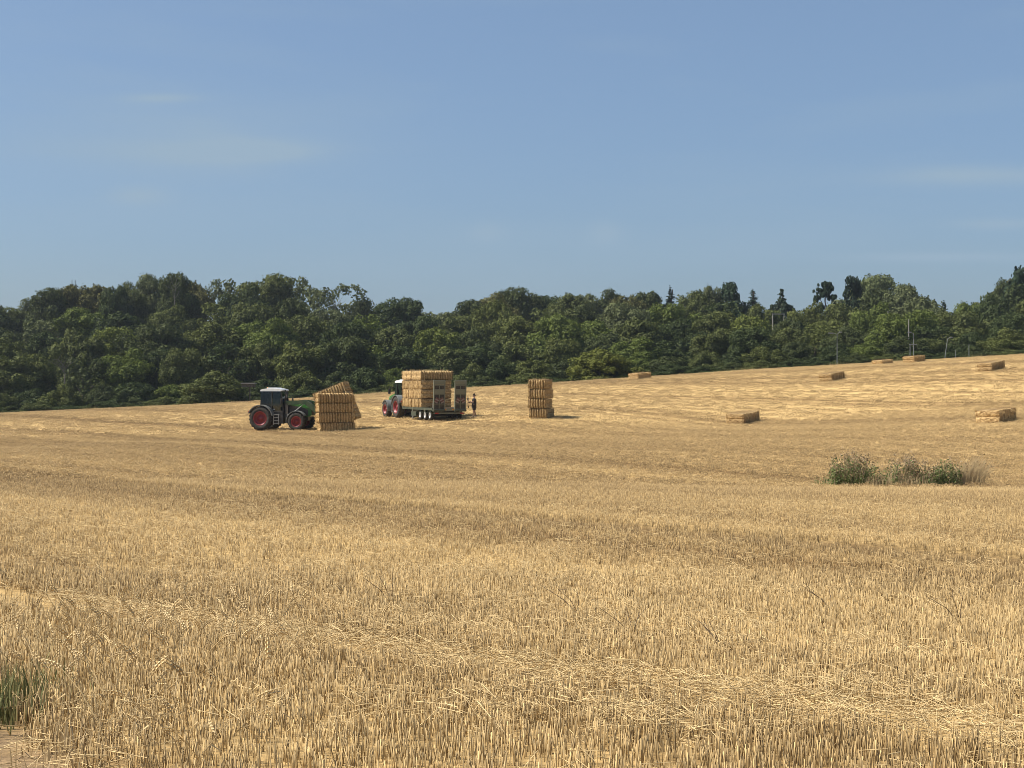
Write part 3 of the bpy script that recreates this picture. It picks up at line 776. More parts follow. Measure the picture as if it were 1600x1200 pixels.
row(jx(-30, 1690, 47, 9), lambda p: edge_y(p) - 15, lambda i: 207 + (i * 3) % 4, lambda i: random.uniform(6, 8), ['shrub'],
    ['deep green', 'dark green', 'mid green', 'deep green'], 'shrub', 'lowest at the edge', G_SHRUB)
# rounded field shrubs that catch the light
tree('shrub', 330, 578, 206, 11, TD['mid green'], 'rounded sunlit shrub bulging from the wood left of the tractor', G_SHRUB)
tree('shrub', 940, 541, 208, 12, (1.35, 1.3, .75), 'broad yellow-green shrub dome behind the lone bale tower', G_SHRUB)

# dead pale limbs showing against the leaves
def dead_tree(px, ytop, ybot, d, label):
    x = W(px, d); zt = EYE + (600 - ytop) * d / F; zb = EYE + (600 - ybot) * d / F
    zg = ground(x, d)
    root = empty('dead_tree', (x, d, zg), 0, label, 'tree')
    r = random.Random(px)
    mb = MB(); mb.tube([(0, 0, -.2), (.1, 0, (zb - zg)), (.3, 0, zt - zg - 2)], [.15, .10, .03], 6); mb.obj('trunk', MAT_DEADWOOD, root)
    for i in range(9):
        z0 = (zb - zg) + (zt - zb) * r.uniform(0, .6); q = r.uniform(-2.6, 2.6); e = r.uniform(.8, 2.0)
        m_ = MB(); m_.tube([(.1, 0, z0), (q * .5, -.3, z0 + e * .5), (q, -.5, min(z0 + e * 1.3, zt - zg))], [.055, .035, .012], 5)
        m_.tube([(q * .5, -.3, z0 + e * .5), (q * .4 + .5, -.5, z0 + e * 1.2)], [.03, .01], 4)
        m_.obj('limb', MAT_DEADWOOD, root)
dead_tree(272, 433, 470, 304, 'bleached dead tree with bare limbs on the left skyline')
dead_tree(522, 455, 492, 300, 'grey dead-topped tree with bare limbs above the tilted bale stack')
dead_tree(100, 562, 586, 226, 'thin dead grey stems in front of the dark left wood')

# ------------------------------------------------------------------ straw bales
m, n, l, b = new_mat('bale_straw')
t_ = n.new('ShaderNodeTexCoord'); mp_ = n.new('ShaderNodeMapping'); mp_.inputs['Scale'].default_value = (26, 5, 7)
z_ = n.new('ShaderNodeTexNoise'); z_.inputs['Scale'].default_value = 1.0; z_.inputs['Detail'].default_value = 6; z_.inputs['Roughness'].default_value = 0.75
l.new(t_.outputs['Object'], mp_.inputs['Vector']); l.new(mp_.outputs['Vector'], z_.inputs['Vector'])
cr = n.new('ShaderNodeValToRGB'); cr.color_ramp.elements[0].position = 0.32; cr.color_ramp.elements[0].color = (0.13, 0.070, 0.026, 1)
cr.color_ramp.elements[1].position = 0.62; cr.color_ramp.elements[1].color = (0.62, 0.445, 0.215, 1)
l.new(z_.outputs['Fac'], cr.inputs['Fac'])
oi = n.new('ShaderNodeObjectInfo'); mr = n.new('ShaderNodeMapRange'); mr.inputs['To Min'].default_value = .86; mr.inputs['To Max'].default_value = 1.1
l.new(oi.outputs['Random'], mr.inputs['Value'])
sc = n.new('ShaderNodeVectorMath'); sc.operation = 'SCALE'; l.new(cr.outputs['Color'], sc.inputs[0]); l.new(mr.outputs['Result'], sc.inputs['Scale'])
l.new(sc.outputs['Vector'], b.inputs['Base Color']); b.inputs['Roughness'].default_value = 0.9; b.inputs['Specular IOR Level'].default_value = 0.15
z2 = n.new('ShaderNodeTexNoise'); z2.inputs['Scale'].default_value = 22; z2.inputs['Detail'].default_value = 5
l.new(t_.outputs['Object'], z2.inputs['Vector'])
bp = n.new('ShaderNodeBump'); bp.inputs['Strength'].default_value = 0.9; bp.inputs['Distance'].default_value = 0.05
l.new(z2.outputs['Fac'], bp.inputs['Height']); l.new(bp.outputs['Normal'], b.inputs['Normal'])
MAT_BALE = m
MAT_TWINE = paint('twine', (0.30, 0.20, 0.10), .8)

MAT_BALE_END = MAT_BALE.copy(); MAT_BALE_END.name = 'bale_end_straw'
for nd in MAT_BALE_END.node_tree.nodes:
    if nd.type == 'VALTORGB': nd.color_ramp.elements[0].color = (0.13, 0.068, 0.024, 1); nd.color_ramp.elements[1].color = (0.62, 0.44, 0.21, 1)
BL, BW, BH = 2.55, 1.25, 0.70
def bale_mesh(seed, BL=BL, BW=BW, N=13):
    r = random.Random(seed)
    mb = MB()
    ny, nz_ = 6, 4
    def ring(x, ins):
        pts = []
        for i in range(ny): pts.append((-1 + 2 * i / ny, -1))
        for i in range(nz_): pts.append((1, -1 + 2 * i / nz_))
        for i in range(ny): pts.append((1 - 2 * i / ny, 1))
        for i in range(nz_): pts.append((-1, 1 - 2 * i / nz_))
        out = []
        for (a, c) in pts:
            rnd = 0.965 if abs(a) == 1 and abs(c) == 1 else 1
            out.append((x + r.uniform(-.012, .012), a * rnd * (BW / 2 - ins) + r.uniform(-.014, .014), BH / 2 + c * rnd * (BH / 2 - ins * .55) + r.uniform(-.01, .01)))
        return out
    rings = []
    xs_ = [-BL / 2 + BL * i / N for i in range(N + 1)]
    for i in range(N):
        a, c = xs_[i] + .008, xs_[i + 1] - .008
        w = r.uniform(.0, .075); e = r.uniform(.07, .125)
        rings += [ring(a, w + e * (.6 if i == 0 else 1)), ring(a + .05, w), ring(c - .05, w), ring(c, w + e * (.6 if i == N - 1 else 1))]
    k = len(rings[0]); vs = [p for q in rings for p in q]; fs = []
    for i in range(len(rings) - 1):
        for j in range(k): fs.append((i * k + j, i * k + (j + 1) % k, (i + 1) * k + (j + 1) % k, (i + 1) * k + j))
    mb.add(vs, fs)
    for sx in (-1, 1):                       # pressed ends with a crease at half height
        gy, gz = 10, 8
        vs = []
        for a in range(gy + 1):
            for c in range(gz + 1):
                u, v_ = -1 + 2 * a / gy, -1 + 2 * c / gz
                dent = -.045 * math.exp(-((v_ - .05) / .16) ** 2) - (.03 if abs(u) == 1 or abs(v_) == 1 else 0)
                vs.append((sx * (BL / 2 + .012 + dent + r.uniform(-.016, .016)), u * (BW / 2 - .025), BH / 2 + v_ * (BH / 2 - .03)))
        fs = [(a * (gz + 1) + c, (a + 1) * (gz + 1) + c, (a + 1) * (gz + 1) + c + 1, a * (gz + 1) + c + 1) for a in range(gy) for c in range(gz)]
        mb.add(vs, fs if sx > 0 else [f[::-1] for f in fs], mi=1)
    for _ in range(620):                     # loose straws
        f = r.randrange(5)
        x, y, z = r.uniform(-BL / 2, BL / 2), r.uniform(-BW / 2, BW / 2), r.uniform(.03, BH)
        nn_ = [(1, 0, 0), (-1, 0, 0), (0, 1, 0), (0, -1, 0), (0, 0, 1)][f]
        p = Vector((nn_[0] * BL / 2 if nn_[0] else x, nn_[1] * BW / 2 * .97 if nn_[1] else y, BH * .98 if nn_[2] else z))
        d = (Vector(nn_) * r.uniform(.2, 1) + Vector((r.uniform(-1, 1), r.uniform(-1, 1), r.uniform(-.9, .7)))).normalized()
        q = d.cross(Vector((.3, .5, .8))).normalized() * .006; ln = r.uniform(.06, .2)
        mb.add([p - q, p + q, p + d * ln + q * .6, p + d * ln - q * .6], [(0, 1, 2, 3)])
    return mb.mesh('straw_bale', [MAT_BALE, MAT_BALE_END])
def twine_mesh(BL=BL, BW=BW):
    mb = MB()
    for i in range(6):
        y = -BW / 2 + BW * (i + .5) / 6
        e = .012
        mb.box(-BL / 2, BL / 2, y - e, y + e, BH - .006, BH + .006)
        mb.box(-BL / 2, BL / 2, y - e, y + e, -.004, .006)
    return mb.mesh('twine', MAT_TWINE)
BALES = [bale_mesh(60 + i) for i in range(5)]
TWINE = twine_mesh()
WIDE_BALES = [bale_mesh(80 + i, 1.3, 2.5, 7) for i in range(4)]
WIDE_TWINE = twine_mesh(1.3, 2.5)
bale_n = 0
def bale(loc, M3, label, group, sc=(1, 1, 1), wide=False):
    """a bale at loc (its bottom centre) turned by the 3x3 matrix M3"""
    global bale_n
    bale_n += 1
    o = link('straw_bale', (WIDE_BALES[bale_n % 4] if wide else BALES[bale_n % 5]))
    o.rotation_mode = 'QUATERNION'
    o.location = loc; o.rotation_quaternion = M3.to_quaternion(); o.scale = sc
    tag(o, label, 'straw bale', group)
    link('twine', WIDE_TWINE if wide else TWINE, o)
    return o
def rotz(a): return Matrix.Rotation(a, 3, 'Z')

def single(px, d, ang, label, sink=0.02):
    x = W(px, d)
    e = .6
    gx = (ground(x + e, d) - ground(x - e, d)) / (2 * e); gy = (ground(x, d + e) - ground(x, d - e)) / (2 * e)
    q = Vector((0, 0, 1)).rotation_difference(Vector((-gx, -gy, 1)).normalized()).to_matrix()
    bale((x, d, ground(x, d) - sink), q @ rotz(ang), label, 'single bales lying on the field', (1.1, 1.12, 1.08))
# long axis: the striped long side faces right and towards the camera
single(1161, 105.5, R(57), 'lone straw bale lying on the brown strip right of the bale tower')
single(1557, 84, R(52), 'largest lone straw bale by the right edge beyond the weed patch')
single(1300, 139, R(52), 'lone straw bale on the bright upper field below the two-armed lamp')
single(1549, 130, R(48), 'upper right lone straw bale just under the crest')
single(1428.5, 160, R(50), 'taller of the two straw bales on the crest against the trees')
single(1379, 173, R(50), 'half-sunk straw bale behind the crest, left of its neighbour', .12)
single(1000, 172, R(52), 'small straw bale at the wood edge, above the empty middle field')

# four-bale tower standing alone
d = 108.0; x = W(845.5, d); zg = ground(x, d)
for i, nm in enumerate(('bottom', 'second from bottom', 'third from bottom', 'top')):
    bale((x + random.uniform(-.07, .07) - .05 * (i == 3), d + random.uniform(-.05, .05), zg + i * (BH + .005) - .02), rotz(R(-16) + random.uniform(-.05, .05)), '%s straw bale of the lone four-bale tower' % nm, 'bales of the lone tower', wide=True)

# front stack before the loader
a = R(17)
u = Vector((math.cos(a), math.sin(a), 0)); w = Vector((-math.sin(a), math.cos(a), 0))
p0 = Vector((W(499, 104.2), 104.2, 0)); cen = p0 + u * (BL / 2) + w * (BW / 2)
zg = min(ground(cen.x, cen.y), ground(p0.x, p0.y))
for i, nm in enumerate(('bottom', 'second from bottom', 'third from bottom', 'top')):
    o_ = u * (random.uniform(-.09, .09) - (.03 if i in (1, 2) else 0)) + w * random.uniform(-.03, .03)
    bale((cen.x + o_.x, cen.y + o_.y, zg - .04 + i * (BH + .005)), rotz(a + random.uniform(-.045, .045)), '%s straw bale of the upright stack in front of the loader' % nm, 'bales of the stack before the loader')

# ------------------------------------------------------------------ tractors
M_BLACK = paint('black_plastic', (0.018, 0.019, 0.02), .5, 0, .3, 5)
M_GREY = paint('grey_fender', (0.16, 0.17, 0.165), .45, 0, .25, 5)
M_GREEN = paint('green_paint', (0.026, 0.16, 0.018), .32, 0, .15, 4)
M_DGREEN = paint('dark_green_paint', (0.02, 0.055, 0.018), .4, 0, .25, 4)
M_RED = paint('red_rim', (0.22, 0.008, 0.014), .45, 0, .18, 5)
M_TYRE = paint('tyre_rubber', (0.035, 0.034, 0.033), .85, 0, .6, 9, .2, (0.13, 0.105, 0.07, 1))
M_WHITE = paint('white_roof', (0.78, 0.79, 0.78), .4, 0, .12, 3)
M_STEEL = paint('bare_steel', (0.45, 0.45, 0.44), .4, .7, .3, 6)
M_LAMP = paint('lamp_glass', (0.7, 0.72, 0.74), .15, 0, .05)
M_ORANGE = paint('amber_lens', (0.75, 0.25, 0.02), .3, 0, .05)
M_TAIL = paint('tail_lens', (0.45, 0.03, 0.02), .3, 0, .05)
M_SEAT = paint('seat_cloth', (0.04, 0.045, 0.05), .9)
m, n, l, b = new_mat('cab_glass')
n.remove(b)
tb = n.new('ShaderNodeBsdfTransparent'); tb.inputs['Color'].default_value = (.34, .41, .43, 1)
gb = n.new('ShaderNodeBsdfGlossy'); gb.inputs['Roughness'].default_value = .03; gb.inputs['Color'].default_value = (.8, .9, .95, 1)
fr_ = n.new('ShaderNodeFresnel'); fr_.inputs['IOR'].default_value = 1.5
ad = n.new('ShaderNodeMath'); ad.operation = 'ADD'; ad.inputs[1].default_value = .03; l.new(fr_.outputs[0], ad.inputs[0])
mxs = n.new('ShaderNodeMixShader'); l.new(ad.outputs[0], mxs.inputs[0]); l.new(tb.outputs[0], mxs.inputs[1]); l.new(gb.outputs[0], mxs.inputs[2])
l.new(mxs.outputs[0], n['Material Output'].inputs['Surface'])
M_GLASS = m

def wheel_meshes(rad, wid, rim, lugs):
    h = wid / 2
    t = MB()
    t.lathe([(rim, -h * .78), (rim + .05, -h * .95), ((rim + rad) / 2, -h), (rad - .09, -h * .93), (rad - .035, -h * .72), (rad - .03, 0), (rad - .035, h * .72), (rad - .09, h * .93), ((rim + rad) / 2, h), (rim + .05, h * .95), (rim, h * .78)], 36)
    for s in (-1, 1):
        for i in range(lugs):
            a = 2 * PI * (i + (.5 if s > 0 else 0)) / lugs
            M = Matrix.Rotation(-a, 4, 'Y') @ Matrix.Translation((rad - .02, 0, 0))
            dz = -.16 * rad
            # bar from the tread's middle slanting to its shoulder
            vs = []
            for (rr, yy, zz) in ((-.02, .02 * s, .0), (.022, .02 * s, .0), (.02, h * .8 * s, dz), (-.10, h * .98 * s, dz * 1.15)):
                vs += [(rr, yy, zz - .03), (rr, yy, zz + .03)]
            t.add(vs, [(0, 2, 3, 1), (2, 4, 5, 3), (4, 6, 7, 5), (0, 6, 4, 2), (1, 3, 5, 7), (0, 1, 7, 6)], False, M)
    d = MB()
    for s in (-1, 1):
        d.lathe([(rim + .03, s * h * .86), (rim + .015, s * h * .93), (rim - .03, s * h * .86), (rim - .05, s * h * .45), (rim * .72, s * h * .30), (rim * .42, s * h * .30), (rim * .38, s * h * .42), (rim * .16, s * h * .44), (.0, s * h * .44)], 28)
    d.lathe([(rim - .03, -h * .86), (rim - .03, h * .86)], 28)
    hb = MB()
    for s in (-1, 1):
        hb.lathe([(rim * .30, s * h * .40), (rim * .28, s * h * .52), (rim * .16, s * h * .60), (0, s * h * .60)], 16)
        for i in range(8):
            a = 2 * PI * i / 8
            c, sn = math.cos(a) * rim * .52, math.sin(a) * rim * .52
            hb.tube([(c, s * h * .28, sn), (c, s * h * .42, sn)], .022, 6)
    return t, d, hb

def put_wheel(root, name, meshes, x, y, z, mats, steer=0.0):
    ty = link(name, meshes[0], root, (x, y, z)); ty.rotation_euler = (0, random.uniform(0, .4), steer)
    link('rim', meshes[1], ty); link('hub', meshes[2], ty)
    return ty

RW = wheel_meshes(0.88, 0.60, 0.50, 20); FW = wheel_meshes(0.665, 0.50, 0.37, 18)
RWM = (RW[0].mesh('rear_wheel', M_TYRE), RW[1].mesh('rim', M_RED), RW[2].mesh('hub', M_RED))
FWM = (FW[0].mesh('front_wheel', M_TYRE), FW[1].mesh('rim', M_RED), FW[2].mesh('hub', M_RED))

def arc_fender(cx, cz, r0, r1, a0, a1, y0, y1, k=14):
    mb = MB(); prof = []
    for i in range(k + 1):
        a = a0 + (a1 - a0) * i / k; prof.append((cx + r1 * math.cos(a), cz + r1 * math.sin(a)))
    for i in range(k, -1, -1):
        a = a0 + (a1 - a0) * i / k; prof.append((cx + r0 * math.cos(a), cz + r0 * math.sin(a)))
    n_ = k + 1
    for i in range(k):
        p = [prof[i], prof[i + 1], prof[2 * n_ - 2 - i], prof[2 * n_ - 1 - i]]
        mb.prism(p, y0, y1)
    return mb

def make_tractor(loc, rz, label, loader):
    t = empty('tractor', loc, rz, label, 'tractor', 'tractors on the stubble')
    WB = 2.75
    for s in (-1, 1):
        put_wheel(t, 'rear_wheel', RWM, 0, s * .92, .88, None)
        put_wheel(t, 'front_wheel', FWM, WB, s * .88, .665, None, R(2))
    mb = MB(); mb.box(-.35, 1.3, -.34, .34, .62, 1.25, ch=.08); mb.box(1.2, 3.35, -.26, .26, .70, 1.12, ch=.06)
    mb.tube([(0, -.9, .88), (0, .9, .88)], .17, 12); mb.tube([(WB, -.85, .66), (WB, .85, .66)], .12, 10)
    mb.box(-.75, -.3, -.3, .3, .45, .75)
    for s in (-1, 1): mb.tube([(-.35, s * .3, .7), (-.95, s * .4, .55)], .04, 6)
    mb.obj('chassis', M_BLACK, t)
    # bonnet: sloping forward, sides and nose
    prof = [(1.62, 1.06), (3.55, 1.02), (3.68, 1.15), (3.66, 1.62), (3.50, 1.80), (2.6, 1.98), (1.62, 2.06)]
    b_ = MB()
    for y0, y1, dz in ((-.40, -.22, -.07), (-.22, .22, 0), (.22, .40, -.07)):
        b_.prism([(x, z + (dz if z > 1.5 else 0)) for x, z in prof], y0, y1)
    bo = b_.obj('bonnet', M_GREEN, t)
    for s in (-1, 1):
        q = MB(); q.prism([(1.64, 1.10), (3.42, 1.08), (3.42, 1.50), (2.9, 1.72), (1.64, 1.88)], *sorted((s * .395, s * .412))); q.obj('side_panel', M_BLACK, bo)
    g_ = MB()
    for s in (-1, 1):
        for i in range(5): g_.box(2.0 + i * .26, 2.2 + i * .26, s * .416 - .008, s * .416 + .008, 1.22, 1.5)
    g_.box(3.655, 3.69, -.28, .28, 1.12, 1.55); g_.obj('grille', M_BLACK, bo)
    for s in (-1, 1):
        h_ = MB(); h_.box(3.60, 3.70, s * .30 - .08, s * .30 + .08, 1.56, 1.68, ch=.02); h_.obj('headlight', M_LAMP, bo)
    # fenders
    for s in (-1, 1):
        y0, y1 = sorted((s * .60, s * 1.24))
        arc_fender(0, .88, .95, 1.0, R(12), R(158), y0, y1).obj('rear_fender', M_GREY, t)
        y0, y1 = sorted((s * .66, s * 1.12))
        arc_fender(WB, .665, .745, .785, R(35), R(190), y0, y1).obj('front_fender', M_GREY, t)
    # cab
    f = MB()
    zc, zr = 1.42, 2.86
    posts = [(-.12, -.72), (.92, -.78), (1.62, -.62)]
    for s in (-1, 1):
        f.tube([(-.22, s * .68, zc), (-.06, s * .66, zr)], .045, 6)
        f.tube([(.70, s * .80, zc - .35), (.78, s * .76, zr)], .035, 6)
        f.tube([(1.60, s * .56, zc - .1), (1.36, s * .62, zr)], .06, 6)
        f.box(-.25, 1.62, s * .74 - .06, s * .74 + .06, zc - .08, zc + .02)
        f.box(.66, 1.60, s * .72 - .04, s * .72 + .04, zc - .50, zc - .08)
    f.box(-.28, -.18, -.68, .68, zc - .3, zc + .06); f.box(1.50, 1.62, -.56, .56, zc - .4, zc + .05)
    f.box(-.2, 1.6, -.70, .70, zc - .52, zc - .44)
    f.obj('cab_frame', M_BLACK, t)
    for s in (-1, 1):
        q = MB(); q.box(-.14, .72, s * .745 - .008, s * .745 + .008, zc + .02, zr); q.obj('side_window', M_GLASS, t)
        q = MB(); q.box(.80, 1.42, s * .735 - .008, s * .735 + .008, zc - .1, zr); dr = q.obj('door', M_GLASS, t)
        q = MB(); q.box(.86, .98, s * .76 - .015, s * .76 + .015, zc + .1, zc + .16); q.obj('handle', M_STEEL, dr)
    q = MB(); q.prism([(1.55, zc + .05), (1.565, zc + .05), (1.395, zr), (1.38, zr)], -.56, .56); q.obj('windscreen', M_GLASS, t)
    q = MB(); q.prism([(-.2, zc + .06), (-.185, zc + .06), (-.055, zr), (-.07, zr)], -.62, .62); q.obj('rear_window', M_GLASS, t)
    rf = MB(); rf.prism([(-.14, 2.86), (1.42, 2.86), (1.50, 2.92), (1.44, 3.00), (1.1, 3.06), (.45, 3.08), (-.05, 3.02), (-.18, 2.94)], -.70, .70)
    rf.prism([(.2, 3.05), (1.1, 3.05), (1.0, 3.13), (.3, 3.13)], -.45, .45)
    ro = rf.obj('roof', M_WHITE, t)
    for s in (-1, 1):
        q = MB(); q.box(1.44, 1.53, s * .52 - .1, s * .52 + .1, 2.88, 2.98); q.obj('work_light', M_LAMP, ro)
        q = MB(); q.box(-.22, -.15, s * .52 - .1, s * .52 + .1, 2.86, 2.97); q.obj('work_light', M_LAMP, ro)
    q = MB(); q.lathe([(0.05, 0), (0.05, .08), (.03, .13), (0, .13)], 10, Matrix.Translation((-.1, .5, 3.03)) @ Matrix.Rotation(PI / 2, 4, 'X')); q.obj('beacon', M_ORANGE, ro)
    # inside
    q = MB(); q.box(.1, .6, -.26, .26, 1.35, 1.5, ch=.04); q.box(.02, .16, -.25, .25, 1.45, 2.15, ch=.04); q.box(.03, .13, -.14, .14, 2.12, 2.36, ch=.03); q.obj('seat', M_SEAT, t)
    q = MB(); q.tube([(1.35, 0, 1.2), (1.1, 0, 1.78)], .04, 6)
    q.tube([(1.1 + .1 * math.sin(i * PI / 6), .2 * math.cos(i * PI / 6), 1.78 + .17 * math.sin(i * PI / 6)) for i in range(13)], .018, 5); q.box(1.3, 1.48, -.35, .35, 1.35, 1.72); q.obj('steering_wheel', M_BLACK, t)
    # steps and tank, both sides
    for s in (-1, 1):
        q = MB()
        for i in range(4): q.box(.98, 1.36, s * .92 - .12, s * .92 + .12, .48 + .22 * i, .52 + .22 * i)
        for x in (.97, 1.37): q.box(x - .015, x + .015, s * .98 - .04, s * .98 + .04, .42, 1.22)
        q.obj('steps', M_STEEL, t)
        q = MB(); q.box(.72, 1.66, s * .62 - .24, s * .62 + .24, .5, 1.1, ch=.08); q.obj('fuel_tank', M_BLACK, t)
        q = MB(); q.tube([(1.55, s * .66, 2.5), (1.62, s * 1.10, 2.52), (1.62, s * 1.12, 2.2)], .02, 5); q.box(1.60, 1.66, s * 1.12 - .1, s * 1.12 + .1, 1.95, 2.35, ch=.02); q.obj('mirror', M_BLACK, t)
        q = MB(); q.box(-.98, -.90, s * .95 - .12, s * .95 + .12, 1.30, 1.42); q.obj('tail_light', M_TAIL, t)
    q = MB(); q.tube([(1.72, -.50, 1.5), (1.72, -.52, 2.35)], .085, 10); q.tube([(1.72, -.52, 2.35), (1.73, -.52, 2.85), (1.66, -.52, 2.98)], .045, 8); q.obj('exhaust', M_BLACK, t)
    if loader:
        q = MB()
        for s in (-1, 1): q.box(1.70, 1.95, s * .56 - .07, s * .56 + .07, .75, 2.05, ch=.03)
        q.obj('loader_mast', M_BLACK, t)
        ends = {}
        for s in (-1, 1):
            q = MB()
            q.prism([(1.68, 1.95), (1.9, 1.86), (3.2, 1.92), (3.55, 1.70), (4.68, .72), (4.84, .84), (3.86, 1.92), (3.4, 2.18), (3.1, 2.22), (1.72, 2.16)], s * .58 - .05, s * .58 + .05)
            q.obj('loader_arm', M_DGREEN, t)
            q = MB(); q.tube([(1.85, s * .58, 1.1), (2.5, s * .58, 1.42)], .055, 8); q.tube([(2.5, s * .58, 1.42), (3.15, s * .58, 1.95)], .03, 8); q.obj('lift_ram', M_STEEL, t)
        q = MB(); q.tube([(3.35, -.58, 2.0), (3.35, .58, 2.0)], .06, 8); q.tube([(4.70, -.58, .84), (4.70, .58, .84)], .06, 8); q.obj('cross_tube', M_BLACK, t)
        # bale fork: back frame and long tines under the carried stack
        th = R(21)
        Mf = Matrix.Translation((4.76, 0, .02)) @ Matrix.Rotation(-th, 4, 'Y')
        q = MB()
        for y in (-.62, 0, .62): q.box(-.06, 0, y - .04, y + .04, 0, 1.9, Mf)
        for z in (.05, .9, 1.85): q.box(-.05, .01, -.7, .7, z - .04, z + .04, Mf)
        q.obj('fork_frame', M_BLACK, t)
        for y in (-.5, -.17, .17, .5):
            q = MB(); q.tube([(0, y, -.03), (1.0, y, -.04), (1.35, y, -.03)], [.028, .024, .008], 6, Mf); q.obj('tine', M_STEEL, t)
        pass
    return t

HA = R(-13)
oA = Vector((W(408.5, 107.6), 107.6, 0)) + Vector((math.sin(-HA) * .92, .92 * math.cos(HA), 0))
zA = ground(oA.x + 1.3, oA.y) - .05
tractor_a = make_tractor((oA.x, oA.y, zA), HA, 'green tractor with red wheels and white cab roof lifting a bale stack', True)
# carried stack: tilted back against the fork
th = R(21)
hA = Vector((math.cos(HA), math.sin(HA), 0)); lA = Vector((-math.sin(HA), math.cos(HA), 0))
uf = hA * math.cos(th) + Vector((0, 0, math.sin(th))); zf = -hA * math.sin(th) + Vector((0, 0, math.cos(th)))
R3 = Matrix((uf, lA, zf)).transposed()
base = Vector((oA.x, oA.y, zA + .02)) + hA * 4.76
for i, nm in enumerate(('bottom', 'second from bottom', 'third from bottom', 'top')):
    p = base + uf * (BL / 2 + .04 + random.uniform(-.02, .04)) + zf * (i * (BH + .004)) + lA * random.uniform(-.03, .03)
    bale(p, R3, '%s tilted straw bale of the stack leaning back on the loader' % nm, 'bales carried by the loader')

HB = R(90 + 25)
oB = Vector((-8.40, 120.3, 0)); zB = ground(oB.x, oB.y) - .05
make_tractor((oB.x, oB.y, zB), HB, 'tractor with red wheels half hidden in front of the loaded trailer', False)

# ------------------------------------------------------------------ trailer
M_TGREEN = paint('trailer_green', (0.034, 0.05, 0.03), .5, 0, .3, 5)
M_PALE = paint('pale_olive_metal', (0.17, 0.185, 0.135), .5, .1, .3, 6)
M_DECK = paint('deck_boards', (0.24, 0.17, 0.10), .85, 0, .4, 6)
M_RIMW = paint('pale_rim', (0.62, 0.62, 0.60), .4, .1, .25, 6)
M_REDW = paint('red_marker', (0.14, 0.05, 0.045), .5, 0, .2, 8)
M_PINKW = paint('pale_marker', (0.27, 0.21, 0.195), .5, 0, .3, 8)
HT = R(90 + 20)
dT = 110.6
oT = Vector((W(702, dT), dT, 0))
hT = Vector((math.cos(HT), math.sin(HT), 0)); lT = Vector((-math.sin(HT), math.cos(HT), 0))
zT = ground(oT.x + hT.x * 2.5, oT.y + hT.y * 2.5) - .04
tr = empty('trailer', (oT.x, oT.y, zT), HT, 'green low-loader trailer with raised rear ramps carrying straw', 'trailer')
ZB = .96
for i in range(9):                       # deck boards run along the bed
    y = -1.12 + i * .28
    q = MB(); q.box(.30, 8.3, y - .132, y + .132, ZB - .05, ZB); q.obj('board', M_DECK, tr)
for s in (-1, 1):
    q = MB(); q.box(.05, 8.35, s * 1.29 - .03, s * 1.29 + .03, ZB - .16, ZB + .03); q.obj('side_rail', M_TGREEN, tr)
    q = MB(); q.prism([(.1, ZB - .2), (.1, ZB - .06), (7.9, ZB - .06), (8.4, ZB - .2), (8.4, ZB - .32), (5.2, ZB - .45), (1.2, ZB - .45)], s * .45 - .06, s * .45 + .06); q.obj('chassis_beam', M_TGREEN, tr)
    q = MB(); q.box(2.0, 2.1, s * 1.29 - .05, s * 1.29 + .05, ZB - .3, ZB + .0); q.box(5.2, 5.3, s * 1.29 - .05, s * 1.29 + .05, ZB - .3, ZB); q.obj('bracket', M_PALE, tr)
for i in range(8):
    q = MB(); q.box(.6 + i * 1.0, .68 + i * 1.0, -1.26, 1.26, ZB - .15, ZB - .055); q.obj('cross_member', M_TGREEN, tr)
TW = wheel_meshes(.40, .26, .19, 0)
TWM = (TW[0].mesh('wheel', M_TYRE), TW[1].mesh('rim', M_RIMW), TW[2].mesh('hub', M_RIMW))
for i in range(3):
    x = 1.05 + i * 1.30
    for s in (-1, 1):
        put_wheel(tr, 'wheel', TWM, x, s * 1.10, .40, None)
        arc_fender(x, .40, .45, .475, R(20), R(160), *sorted((s * .95, s * 1.26))).obj('mudguard', M_TGREEN, tr)
    q = MB(); q.tube([(x, -1.05, .40), (x, 1.05, .40)], .06, 8); q.obj('axle', M_BLACK, tr)
for s in (-1, 1):
    q = MB(); q.box(4.55, 5.9, s * 1.12 - .16, s * 1.12 + .16, .30, .66, ch=.05); q.obj('toolbox', M_TGREEN, tr)
    q = MB(); q.box(6.55, 6.68, s * .9 - .06, s * .9 + .06, .08, ZB - .2); q.box(6.45, 6.78, s * .9 - .14, s * .9 + .14, .05, .09); q.obj('landing_leg', M_STEEL, tr)
    q = MB(); q.tube([(8.35, s * .42, ZB - .27), (9.3, 0, .68)], .06, 8); q.obj('drawbar', M_TGREEN, tr)
q = MB(); q.box(8.30, 8.38, -1.24, 1.24, ZB + .02, ZB + .62); q.obj('headboard', M_TGREEN, tr)
q = MB(); q.box(-.02, .28, -1.27, 1.27, ZB - .22, ZB - .055); q.obj('tail_beam', M_PALE, tr)
q = MB(); q.box(-.03, .05, -1.2, 1.2, .52, .64); q.box(0.0, .10, -.9, -.8, .6, ZB - .2); q.box(0.0, .10, .8, .9, .6, ZB - .2); q.obj('rear_bumper', M_PALE, tr)
for s in (-1, 1):
    q = MB(); q.box(-.05, -.03, s * 1.0 - .14, s * 1.0 + .14, .53, .63); q.obj('tail_light', M_TAIL, tr)
    q = MB(); q.box(-.05, -.02, s * .35 - .1, s * .35 + .1, .80, .90); q.obj('marker_light', M_ORANGE, tr)
Mr = Matrix.Translation((-.06, 0, ZB - .1)) @ Matrix.Rotation(R(-4), 4, 'Y')
